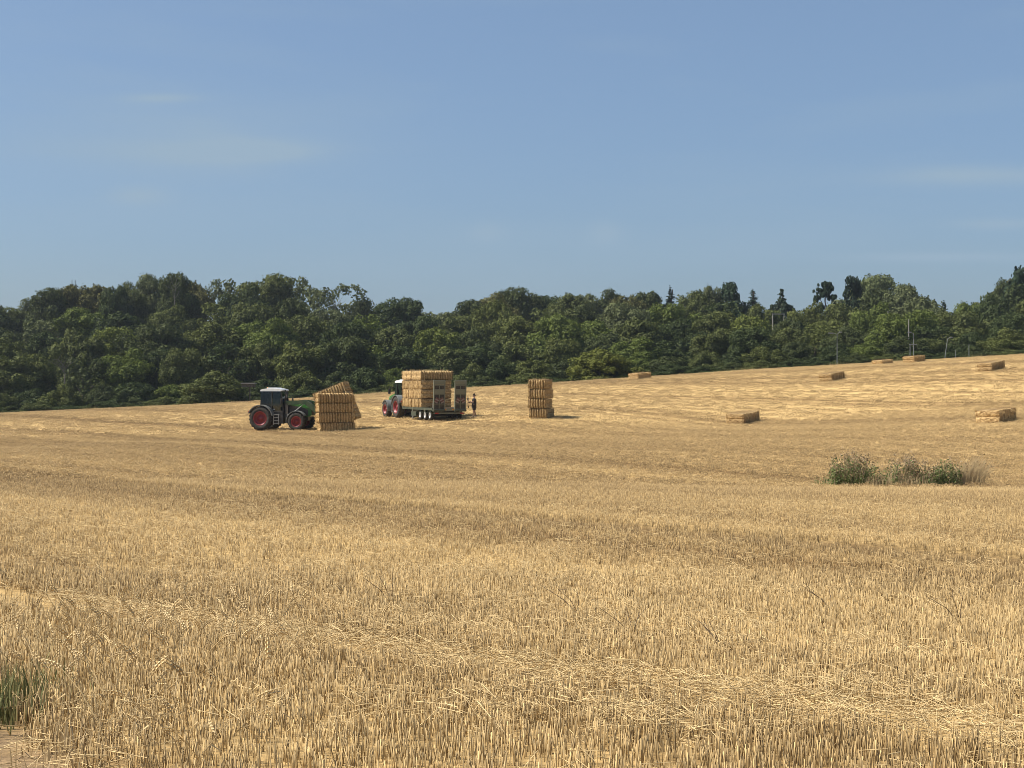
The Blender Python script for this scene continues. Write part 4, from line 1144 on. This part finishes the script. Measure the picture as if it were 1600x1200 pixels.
for s in (-1, 1):
    yc = s * .83; hw = .42
    q = MB()
    for e in (-1, 1): q.box(-.06, .06, yc + e * hw - .035, yc + e * hw + .035, 0, 2.22, Mr)
    for z in (.02, .42, .80, 1.16, 1.50, 1.80): q.box(-.045, .045, yc - hw, yc + hw, z - .025, z + .025, Mr)
    q.box(-.045, .045, yc - .025, yc + .025, .02, 1.80, Mr)
    rp_ = q.obj('ramp', M_PALE, tr)
    q = MB(); q.box(-.05, .04, yc - hw + .035, yc + hw - .035, 1.88, 2.20, Mr); q.obj('panel', M_PALE, rp_)
    q = MB(); q.box(-.05, .04, yc - hw + .035, yc + hw - .035, 1.18, 1.49, Mr); q.obj('panel', M_PALE, rp_)
    q = MB(); q.box(.0, .03, yc - hw + .035, yc + hw - .035, .05, 1.14, Mr); q.box(.0, .03, yc - hw + .035, yc + hw - .035, 1.53, 1.85, Mr); q.obj('dark_sheet', M_BLACK, rp_)  # solid black sheets closing the ramp openings
    for e in (-1, 1):                    # slanted red and white marker boards
        for k in range(4):
            q = MB(); zz = .50 + k * .10
            q.prism([(-.075, zz), (-.055, zz), (-.055, zz + .09), (-.075, zz + .09)], yc + e * .20 - .14, yc + e * .20 + .14, Mr @ Matrix.Translation((0, yc + e * .20, .7)) @ Matrix.Rotation(R(28 * e), 4, 'X') @ Matrix.Translation((0, -(yc + e * .20), -.7)))
            q.obj('marker_stripe', M_REDW if k % 2 else M_PINKW, rp_)
    q = MB(); q.box(-.16, .10, yc - hw - .05, yc + hw + .05, -.14, .0, Mr); q.obj('ramp_hinge', M_TGREEN, tr)
    q = MB(); q.tube([(.35, s * 1.2, ZB), (.02, s * 1.2, 2.2)], .025, 6); q.obj('ramp_ram', M_STEEL, tr)

# the load: three courses laid lengthwise two abreast, one course laid across on top
def tp(x, y, z): return Vector((oT.x, oT.y, zT + z)) + hT * x + lT * y
zz = ZB + .005
x0 = 2.85
LEN = 2.68
course = ('lowest', 'second', 'third')
for c_ in range(3):
    for k in range(2):
        for s in (1, -1):
            if s < 0 and k == 1: continue     # nothing of these shows
            p = tp(x0 + LEN * (k + .5) + random.uniform(-.03, .03), .14 + s * .63 + random.uniform(-.02, .02), zz + c_ * (BH + .01))
            bale(p, rotz(HT + random.uniform(-.01, .01)), '%s course %s straw bale on the trailer, %s' % (course[c_], 'rear' if k == 0 else 'forward', 'on its sunlit side' if s > 0 else 'behind the right ramp'), 'bales loaded on the trailer', (LEN / BL, 1, 1))
for k in range(4):
    p = tp(x0 + 1.34 * (k + .5), random.uniform(-.05, .05) + .12, zz + 3 * (BH + .01) + random.uniform(-.01, .02))
    bale(p, rotz(HT + PI / 2 + random.uniform(-.03, .03)), '%s straw bale laid across the top of the trailer load' % ('rearmost', 'second from rear', 'third from rear', 'foremost')[k], 'bales loaded on the trailer', (1.01, 1.07, 1))

# ------------------------------------------------------------------ person
M_SKIN = paint('skin', (0.34, 0.185, 0.12), .55, 0, .15, 8)
M_SHIRT = paint('black_shirt', (0.014, 0.014, 0.017), .85, 0, .25, 9)
M_SHORT = paint('dark_shorts', (0.016, 0.016, 0.022), .85, 0, .25, 9)
M_HAIR = paint('dark_hair', (0.025, 0.016, 0.010), .6, 0, .1)
M_BOOT = paint('brown_boots', (0.05, 0.03, 0.02), .7)
M_STRAP = paint('dark_strap', (0.02, 0.017, 0.015), .8)

def skin_mesh(name, verts, edges, root_i, mat, sub=1):
    """continuous surface grown round a skeleton; verts: x, y, z, radius"""
    me = bpy.data.meshes.new(name)
    me.from_pydata([v[:3] for v in verts], edges, [])
    o = bpy.data.objects.new(name, me); C.objects.link(o)
    sm = o.modifiers.new('skin', 'SKIN'); sm.use_smooth_shade = True
    for i, v in enumerate(verts):
        r_ = v[3] if isinstance(v[3], tuple) else (v[3], v[3])
        me.skin_vertices[0].data[i].radius = r_
        me.skin_vertices[0].data[i].use_root = (i == root_i)
    o.modifiers.new('sub', 'SUBSURF').levels = sub
    dg = bpy.context.evaluated_depsgraph_get()
    out = bpy.data.meshes.new_from_object(o.evaluated_get(dg))
    C.objects.unlink(o); bpy.data.objects.remove(o)
    out.name = name; out.materials.clear(); out.materials.append(mat)
    return out

# local: faces +x, y to its left
BV = [(0, 0, .96, .13), (0, 0, 1.12, (.145, .105)), (0, 0, 1.30, (.165, .115)), (0, 0, 1.44, (.14, .09)), (.0, 0, 1.53, .055), (.02, 0, 1.60, .075), (.025, 0, 1.70, .095), (.02, 0, 1.77, .06)]
BE = [(i, i + 1) for i in range(7)]
SHIRT_V = [(0, 0, .90, (.18, .165)), (0, 0, 1.12, (.19, .165)), (0, 0, 1.30, (.205, .17)), (0, 0, 1.43, (.16, .125)), (0, 0, 1.50, .072)]
SHIRT_E = [(0, 1), (1, 2), (2, 3), (3, 4)]
SHORT_V = [(0, 0, .97, .18)]; SHORT_E = []
BOOTS = []
hands = []
for s in (-1, 1):
    o_ = len(BV)
    fx = .05 if s > 0 else -.10
    BV += [(0, s * .10, .90, .095), (fx * .4 + .02, s * .105, .50, .06), (fx - .02, s * .11, .12, .042), (fx + .05, s * .115, .05, .045), (fx + .14, s * .12, .035, .035)]
    BE += [(0, o_), (o_, o_ + 1), (o_ + 1, o_ + 2), (o_ + 2, o_ + 3), (o_ + 3, o_ + 4)]
    p = len(SHORT_V); SHORT_V += [(0, s * .10, .86, .135), (fx * .3 + .015, s * .105, .55, .115)]; SHORT_E += [(0, p), (p, p + 1)]
    BOOTS.append([(fx - .03, s * .11, .17, .056), (fx - .01, s * .112, .06, .058), (fx + .10, s * .118, .045, .05), (fx + .19, s * .122, .035, .036)])
    o_ = len(BV)
    hx, hy, hz = .40, s * .09, (1.30 if s > 0 else 1.17)
    BV += [(0, s * .19, 1.42, .058), (.06, s * .25, 1.16, .044), (hx - .08, hy + s * .05, hz - .03, .03), (hx, hy, hz, (.042, .022))]
    BE += [(3, o_), (o_, o_ + 1), (o_ + 1, o_ + 2), (o_ + 2, o_ + 3)]
    for k in range(4):                    # fingers curled round the strap
        f0 = len(BV); zf_ = hz + .03 - .022 * k; ln = (.9, 1.0, .95, .75)[k]
        BV += [(hx + .05 * ln, hy - s * .005, zf_, .0095), (hx + .075 * ln, hy - s * .03, zf_, .0085), (hx + .05 * ln, hy - s * .05, zf_, .0075)]
        BE += [(o_ + 3, f0), (f0, f0 + 1), (f0 + 1, f0 + 2)]
    f0 = len(BV); BV += [(hx + .0, hy - s * .03, hz + .035, .011), (hx + .035, hy - s * .05, hz + .045, .009)]; BE += [(o_ + 3, f0), (f0, f0 + 1)]
    p = len(SHIRT_V); SHIRT_V += [(0, s * .19, 1.43, .075), (.045, s * .24, 1.22, .066)]; SHIRT_E += [(3, p), (p, p + 1)]
dP = 112.0; xP = W(741, dP); zP = ground(xP, dP)
pr_ = link('person', skin_mesh('person', BV, BE, 0, M_SKIN, 1), None, (xP, dP, zP))
pr_.rotation_euler = (0, 0, R(176))
tag(pr_, 'man in black shirt and dark shorts standing behind the trailer holding a strap', 'person')
link('shirt', skin_mesh('shirt', SHIRT_V, SHIRT_E, 1, M_SHIRT), pr_)
link('shorts', skin_mesh('shorts', SHORT_V, SHORT_E, 0, M_SHORT), pr_)
for bv in BOOTS: link('boot', skin_mesh('boot', bv, [(0, 1), (1, 2), (2, 3)], 1, M_BOOT), pr_)
link('hair', skin_mesh('hair', [(-.045, 0, 1.66, .075), (-.02, 0, 1.74, .09), (.03, 0, 1.785, .075), (.08, 0, 1.77, .04)], [(0, 1), (1, 2), (2, 3)], 1, M_HAIR), pr_)
q = MB()
for s in (-1, 1): q.add([(.105, s * .04 - .014, 1.70), (.105, s * .04 + .014, 1.70), (.112, s * .04, 1.712), (.108, s * .04, 1.69)], [(0, 3, 1, 2)])
q.obj('eyes', M_HAIR, pr_)
q = MB(); q.tube([(.105, 0, 1.705), (.135, 0, 1.672), (.11, 0, 1.662)], [.010, .016, .012], 6); q.obj('nose', M_SKIN, pr_)
q = MB(); q.box(.100, .112, -.026, .026, 1.635, 1.643); q.obj('mouth', M_REDW, pr_)
q = MB()
for s in (-1, 1): q.tube([(.0, s * .092, 1.72), (-.01, s * .104, 1.70), (.0, s * .094, 1.665)], [.012, .018, .010], 6)
q.obj('ears', M_SKIN, pr_)
# the strap: a rolled bundle raised in one hand, its loose end hanging
q = MB()
st = [(.46, .05, 1.30), (.47, .05, 1.22), (.475, .03, 1.05), (.47, -.02, .86), (.45, -.06, .78)]
for i in range(len(st) - 1):
    a_, b2 = Vector(st[i]), Vector(st[i + 1])
    q.tube([a_, b2], .022 if i < 2 else .028, 6)
q.tube([(.46, .05, 1.28), (.48, .05, 1.36), (.48, .05, 1.48), (.46, .05, 1.54)], [.03, .055, .06, .03], 8)
q.tube([(.47, -.02, .90), (.45, -.05, .80), (.45, -.06, .74)], [.03, .045, .02], 8)
so = q.obj('lashing_strap', M_STRAP, None, (xP, dP, zP)); so.rotation_euler = (0, 0, R(176))
tag(so, "dark rolled lashing strap held up in the man's hands", 'strap')

# ------------------------------------------------------------------ weed patch and plants
M_WEED = leaf_mat('weed_leaves', (0.115, 0.155, 0.05), (0.31, 0.365, 0.14), .35)
M_SEED = leaf_mat('seed_heads', (0.24, 0.165, 0.09), (0.50, 0.39, 0.24), .2)
def plant(px, d, w, h, n_st, leafy, seedy, dry, name, label, seed, lean=0.0, group=None, cat='plant'):
    r = np.random.default_rng(seed)
    x = W(px, d)
    root = empty(name, (x, d, ground(x, d)), 0, label, cat, group)
    st = MB(); LP, LN, LS, LT = [], [], [], []; SP = []
    for i in range(n_st):
        bx, by = r.uniform(-w / 2, w / 2), r.uniform(-.35, .35)
        hh = h * r.uniform(.5, 1.15) * (1 - .25 * abs(bx) / (w / 2 + .01))
        tx = bx + r.normal(lean, .10) * hh; ty = by + r.normal(0, .1) * hh
        mid = ((bx + tx) / 2 - lean * .12, (by + ty) / 2, hh * .55)
        st.tube([(bx, by, -.02), mid, (tx, ty, hh)], [.007, .006, .004], 4, cap=False)
        k = int(1.7 * leafy * r.uniform(.6, 1.3))
        for _ in range(k):
            t = .92 * r.uniform(.05, 1) ** 1.15
            p = np.array([bx + (tx - bx) * t, by + (ty - by) * t, hh * t]) + r.normal(0, .05, 3)
            p[2] = max(p[2], .02)
            LP.append(p); LN.append(r.normal(0, 1, 3) + np.array([0, 0, .5])); LS.append(r.uniform(.022, .055)); LT.append(r.random())
        for _ in range(int(seedy * r.uniform(.5, 1.4))):
            p = np.array([tx, ty, hh]) + r.normal(0, 1, 3) * np.array([.06, .06, .10]) - np.array([0, 0, .05])
            SP.append(p)
    st.obj('stem', M_SEED if dry < .5 else MAT_DRY, root)
    a_ = root.children[-1]; at_ = a_.data.attributes.new('tone', 'FLOAT', 'POINT'); at_.data.foreach_set('value', r.uniform(.5, 1.0, len(a_.data.vertices)).astype(np.float32))
    if LP:
        v_, q_, t_2 = leaf_quads(np.array(LP), np.array(LN), np.array(LS), r, np.array(LT), 1.8)
        o2 = link('leaves', np_mesh('leaves', v_, q_, mat=M_WEED, attrs={'tone': ('FLOAT', t_2.astype(np.float32))}), root); o2['kind'] = 'stuff'
    if SP:
        v_, q_, t_2 = leaf_quads(np.array(SP), r.normal(0, 1, (len(SP), 3)), r.uniform(.025, .05, len(SP)), r, r.random(len(SP)), 1.5)
        o2 = link('seed_heads', np_mesh('seed_heads', v_, q_, mat=M_SEED, attrs={'tone': ('FLOAT', t_2.astype(np.float32))}), root); o2['kind'] = 'stuff'
    return root
dw = 45.5
GW = 'weeds in the patch on the field'
plant(1322, dw, 0.95, .98, 75, 20, 9, 0, 'weed_clump', 'tall dense green weed clump at the left end of the weed patch', 1, group=GW)
plant(1345, dw + .3, 0.7, 1.02, 34, 3, 18, 0, 'weed_clump', 'brown seeding weed stems just right of the tall green clump', 2, group=GW)
plant(1366, dw, 0.6, .78, 22, 20, 4, 0, 'weed_clump', 'two thin upright green weeds left of the patch middle', 3, group=GW)
plant(1392, dw, 0.55, .85, 20, 14, 7, 0, 'weed_clump', 'slender curved green weed in the patch middle', 4, .08, group=GW)
plant(1420, dw + .2, 0.95, .86, 60, 6, 18, 0, 'weed_clump', 'wide brown seed-headed weeds right of the patch middle', 5, group=GW)
plant(1446, dw, 0.55, .55, 44, 10, 7, 0, 'weed_clump', 'low grey-brown weed tangle left of the right green clump', 6, group=GW)
plant(1478, dw, 0.85, .78, 60, 22, 5, 0, 'weed_clump', 'round dense green weed clump at the right of the weed patch', 7, group=GW)
plant(1512, dw, 0.95, .82, 230, 0, 1, 1, 'dry_grass_tuft', 'pale dry grass bending right at the right end of the weed patch', 8, .38, cat='grass tuft')
plant(1398, dw - .15, 1.9, .42, 190, 0, 1, 1, 'dry_grass_tuft', 'low pale dry grass along the front of the weed patch', 9, .05, cat='grass tuft')
plant(1290, dw - .1, .5, .28, 22, 5, 0, 1, 'dry_grass_tuft', 'short sparse dry grass left of the tall weed clump', 10, cat='grass tuft')

# green grass at the lower left corner
def blades(name, label, centre, ext, count, h0, h1, mat, seed):
    r = np.random.default_rng(seed)
    X = centre[0] + r.normal(0, ext[0], count); Y = centre[1] + r.normal(0, ext[1], count); Z = ground_np(X, Y)
    vs, qs, ts, tn = [], [], [], []
    for x, y, z in zip(X, Y, Z):
        a = r.uniform(0, 6.28); h = r.uniform(h0, h1); b_ = r.uniform(.05, .5) * h
        wx = .0035 * r.uniform(.7, 1.5)
        u = np.array([math.cos(a), math.sin(a), 0]); w_ = np.array([-math.sin(a), math.cos(a), 0]) * wx
        p0 = np.array([x, y, z - .02]); p1 = p0 + u * b_ * .3 + np.array([0, 0, h * .6]); p2 = p0 + u * b_ + np.array([0, 0, h])
        o_ = len(vs); vs += [p0 - w_, p0 + w_, p1 - w_ * .8, p1 + w_ * .8, p2]
        qs.append((o_, o_ + 1, o_ + 3, o_ + 2)); ts.append((o_ + 2, o_ + 3, o_ + 4)); tn += [r.random()] * 5
    return tag(link(name, np_mesh(name, np.array(vs), np.array(qs), np.array(ts), mat, attrs={'tone': ('FLOAT', np.array(tn, dtype=np.float32))})), label, kind='stuff')
blades('green_grass', 'green grass growing at the lower left field corner', (-2.47, 7.15), (.10, .34), 400, .10, .32, MAT_GRASS, 3)
blades('dry_grass', 'dry grass fringing the bare soil at the lower left', (-1.86, 6.25), (.10, .35), 170, .05, .18, MAT_DRY, 4)

def margin(name, label, count, mat, h0, h1, wd, seed):
    r = np.random.default_rng(seed)
    X = r.uniform(-78, 78, count); Y = 198 + r.normal(0, 1.6, count); Z = ground_np(X, Y)
    amp = .55 + .45 * np.sin(X * .5 + 2 * np.sin(X * .13))
    vs, qs, ts, tn = [], [], [], []
    for x, y, z, a_ in zip(X, Y, Z, amp):
        for _ in range(4):
            a = r.uniform(0, 6.28); h = r.uniform(h0, h1) * a_; w_ = np.array([math.cos(a), math.sin(a), 0]) * wd * r.uniform(.6, 1.4)
            p0 = np.array([x + r.normal(0, .2), y + r.normal(0, .2), z - .03]); b_ = np.array([r.normal(0, .22), r.normal(0, .22), 1]) * h
            o_ = len(vs); vs += [p0 - w_, p0 + w_, p0 + b_ * .6 - w_ * .8, p0 + b_ * .6 + w_ * .8, p0 + b_]
            qs.append((o_, o_ + 1, o_ + 3, o_ + 2)); ts.append((o_ + 2, o_ + 3, o_ + 4)); tn += [r.random()] * 5
    return tag(link(name, np_mesh(name, np.array(vs), np.array(qs), np.array(ts), mat, attrs={'tone': ('FLOAT', np.array(tn, dtype=np.float32))})), label, kind='stuff')
margin('rough_grass', 'rough green grass along the far field margin below the wood', 3200, MAT_GRASS, .3, 1.0, .02, 31)
margin('margin_stalks', 'tan dry grass stalks along the far field margin', 1100, MAT_DRY, .25, .8, .014, 32)

# dark dry weed stalks standing in the stubble
M_DARKSTEM = paint('dark_stalk', (0.10, 0.065, 0.04), .9)
def dry_weed(px, y, h, label, seed):
    r = random.Random(seed)
    d = 10.0
    for _ in range(40): d = 0.5 * d + 0.5 * F * (EYE - ground(W(px, d), d)) / (y - 600)
    root = MB()
    h *= .62
    for i in range(3):
        lx, ly = r.uniform(-1.5, .3), r.uniform(-.5, .5)
        p = [Vector((0, 0, 0)), Vector((lx * h * .4, ly * h * .4, h * .5)), Vector((lx * h, ly * h, h * r.uniform(.8, 1)))]
        root.tube(p, [.0032, .0028, .0015], 5)
        for k in range(1):
            t = r.uniform(.35, .9); q0 = p[1].lerp(p[2], t); root.tube([q0, q0 + Vector((r.uniform(-.12, .12), r.uniform(-.1, .1), r.uniform(.02, .12)))], [.0018, .001], 4)
    o = root.obj('dry_weed', M_DARKSTEM, None, (W(px, d), d, ground(W(px, d), d)))
    return tag(o, label, 'weed', 'dark dry weeds in the stubble')
for i, (px, y, h, lb) in enumerate(((612, 945, .42, 'dark branching dry weed in the stubble left of centre'), (905, 962, .40, 'dark leaning dry weed stalk in the central stubble'), (990, 1000, .36, 'dark dry weed right of the central leaning stalk'),
                                    (1500, 975, .40, 'dark branching dry weed in the right stubble'), (1300, 955, .34, 'short dark dry weed left of the right branching weed'), (1128, 1020, .34, 'thin dark weed between the centre and right stubble'),
                                    )):
    dry_weed(px, y, h, lb, i)

# ------------------------------------------------------------------ masts, lamps, small structures
M_POLE = paint('galvanised_pole', (0.23, 0.24, 0.235), .5, .3, .15)
M_WOODP = paint('pale_wood_pole', (0.34, 0.32, 0.28), .8, 0, .3)
def pole(name, px, ytop, ybot, d, rad, label, cat, arms=(), mat=None, lean=0.0, group=None):
    x = W(px, d); zt = EYE + (600 - ytop) * d / F; zg = ground(x, d)
    root = empty(name, (x, d, zg), 0, label, cat, group)
    h = zt - zg
    q = MB(); q.tube([(0, 0, -.2), (lean * .5, 0, h * .5), (lean, 0, h)], [rad * 1.2, rad, rad * .75], 8); q.obj('post', mat or M_POLE, root)
    for (dx, up) in arms:
        q = MB(); q.tube([(lean, 0, h - .05), (lean + dx * .6, 0, h + up)], rad * .55, 6); q.obj('arm', M_POLE, root)
        q = MB(); q.box(lean + min(dx * .6, dx * 1.3), lean + max(dx * .6, dx * 1.3), -.16, .16, h + up - .06, h + up + .09, ch=.03); q.obj('lamp_head', M_POLE, root)
    return root
GL = 'lamp posts at the edge of the wood'
pole('street_lamp', 1308, 522, 556, 203.5, .055, 'two-armed street lamp before the trees left of the half-sunk bale', 'street lamp', ((-.9, .12), (.5, .25)), group=GL)
pole('street_lamp', 1427.5, 521, 560, 203, .06, 'tall street lamp with one arm directly behind the crest bale', 'street lamp', ((-.6, .15), ), group=GL)
pole('street_lamp', 1475, 529, 545, 203, .055, 'leaning single-arm street lamp right of the crest bale', 'street lamp', ((.5, .15),), lean=.5, group=GL)
pole('utility_pole', 1387.5, 486, 524, 247, .08, 'thin pale pole in front of the wood above the half-sunk bale', 'pole', mat=M_WOODP)
pole('utility_pole', 1420, 499, 536, 226, .075, 'thin pale pole behind the tall one-armed street lamp', 'pole', mat=M_WOODP)
x_ = pole('signal_post', 1422, 537, 560, 202.5, .06, 'short post with crossbar left of the tall street lamp', 'post')
q = MB(); q.box(-.1, .9, -.05, .05, 0, .12); cb_ = q.obj('crossbar', M_POLE, x_); cb_.location = (0, 0, EYE + (600 - 538) * 202.5 / F - x_.location.z - .1)
pole('marker_post', 1514, 538, 560, 203, .05, 'short pale post at the field edge before the dark right shrubs', 'post')
pole('marker_post', 1493, 547, 562, 203, .035, 'very thin short post between the leaning lamp and right shrubs', 'post')
# goal-shaped frame standing above the trees
d = 268.0; xa, xb = W(1207.5, d), W(1225, d); zt = EYE + (600 - 490.5) * d / F; zg = ground((xa + xb) / 2, d)
root = empty('power_line_frame', ((xa + xb) / 2, d, zg), 0, 'goal-shaped pale pole frame below the tiered conifer', 'pole frame')
for x_ in (xa, xb):
    q = MB(); q.tube([(x_ - (xa + xb) / 2, 0, -.2), (x_ - (xa + xb) / 2, 0, zt - zg)], .08, 8); q.obj('post', M_WOODP, root)
q = MB(); q.box(-(xb - xa) / 2 - .15, (xb - xa) / 2 + .15, -.06, .06, zt - zg - .1, zt - zg + .06); q.obj('crossbar', M_WOODP, root)
# twin masts on the far skyline
for px, yt, lb in ((112.5, 437, 'left of two thin grey masts on the left skyline'), (117.5, 438, 'right of two thin grey masts on the left skyline')):
    d = 420.0; x = W(px, d); zg = ground(x, d); zt = EYE + (600 - yt) * d / F
    root = empty('radio_mast', (x, d, zg), 0, lb, 'mast', 'twin masts on the skyline')
    q = MB(); q.tube([(0, 0, -.2), (0, 0, zt - zg)], [.24, .10], 6); q.obj('pole', M_POLE, root)
    for k, (dx, dz) in enumerate(((.3, -1.2), (-.3, -1.6), (.28, -2.0))):
        q = MB(); q.box(dx - .12, dx + .12, -.15, .15, zt - zg + dz - .8, zt - zg + dz); q.obj('antenna', M_POLE, root)
# small flat-roofed shelter on a post at the wood edge
d = 202.0; x = W(388.5, d); zg = ground(x, d); zt = EYE + (600 - 598) * d / F
root = empty('shelter', (x, d, zg), 0, 'small flat grey shelter roof on a post, left of the tractor cab', 'shelter')
h = zt - zg
q = MB(); q.box(-1.0, 1.0, -.5, .5, h - .16, h); q.obj('roof', M_POLE, root)
q = MB(); q.box(-.9, .9, -.4, .4, h - .62, h - .17); q.obj('hopper', M_BLACK, root)
q = MB(); q.box(.08, .24, -.08, .08, -.2, h - .62); q.obj('post', M_BLACK, root)

# ------------------------------------------------------------------ air
HAZE = 0.00010
if HAZE > 0:
    q = MB(); q.box(-4500, 4500, -60, 6500, -30, 60)
    m = bpy.data.materials.new('haze'); m.use_nodes = True
    m.node_tree.nodes.remove(m.node_tree.nodes['Principled BSDF'])
    pv = m.node_tree.nodes.new('ShaderNodeVolumePrincipled'); pv.inputs['Color'].default_value = (.75, .84, .95, 1)
    pv.inputs['Density'].default_value = HAZE; pv.inputs['Anisotropy'].default_value = .2
    m.node_tree.links.new(pv.outputs[0], m.node_tree.nodes['Material Output'].inputs['Volume'])
    hz = q.obj('haze', m); tag(hz, 'thin blue summer haze over field and wood', kind='stuff')
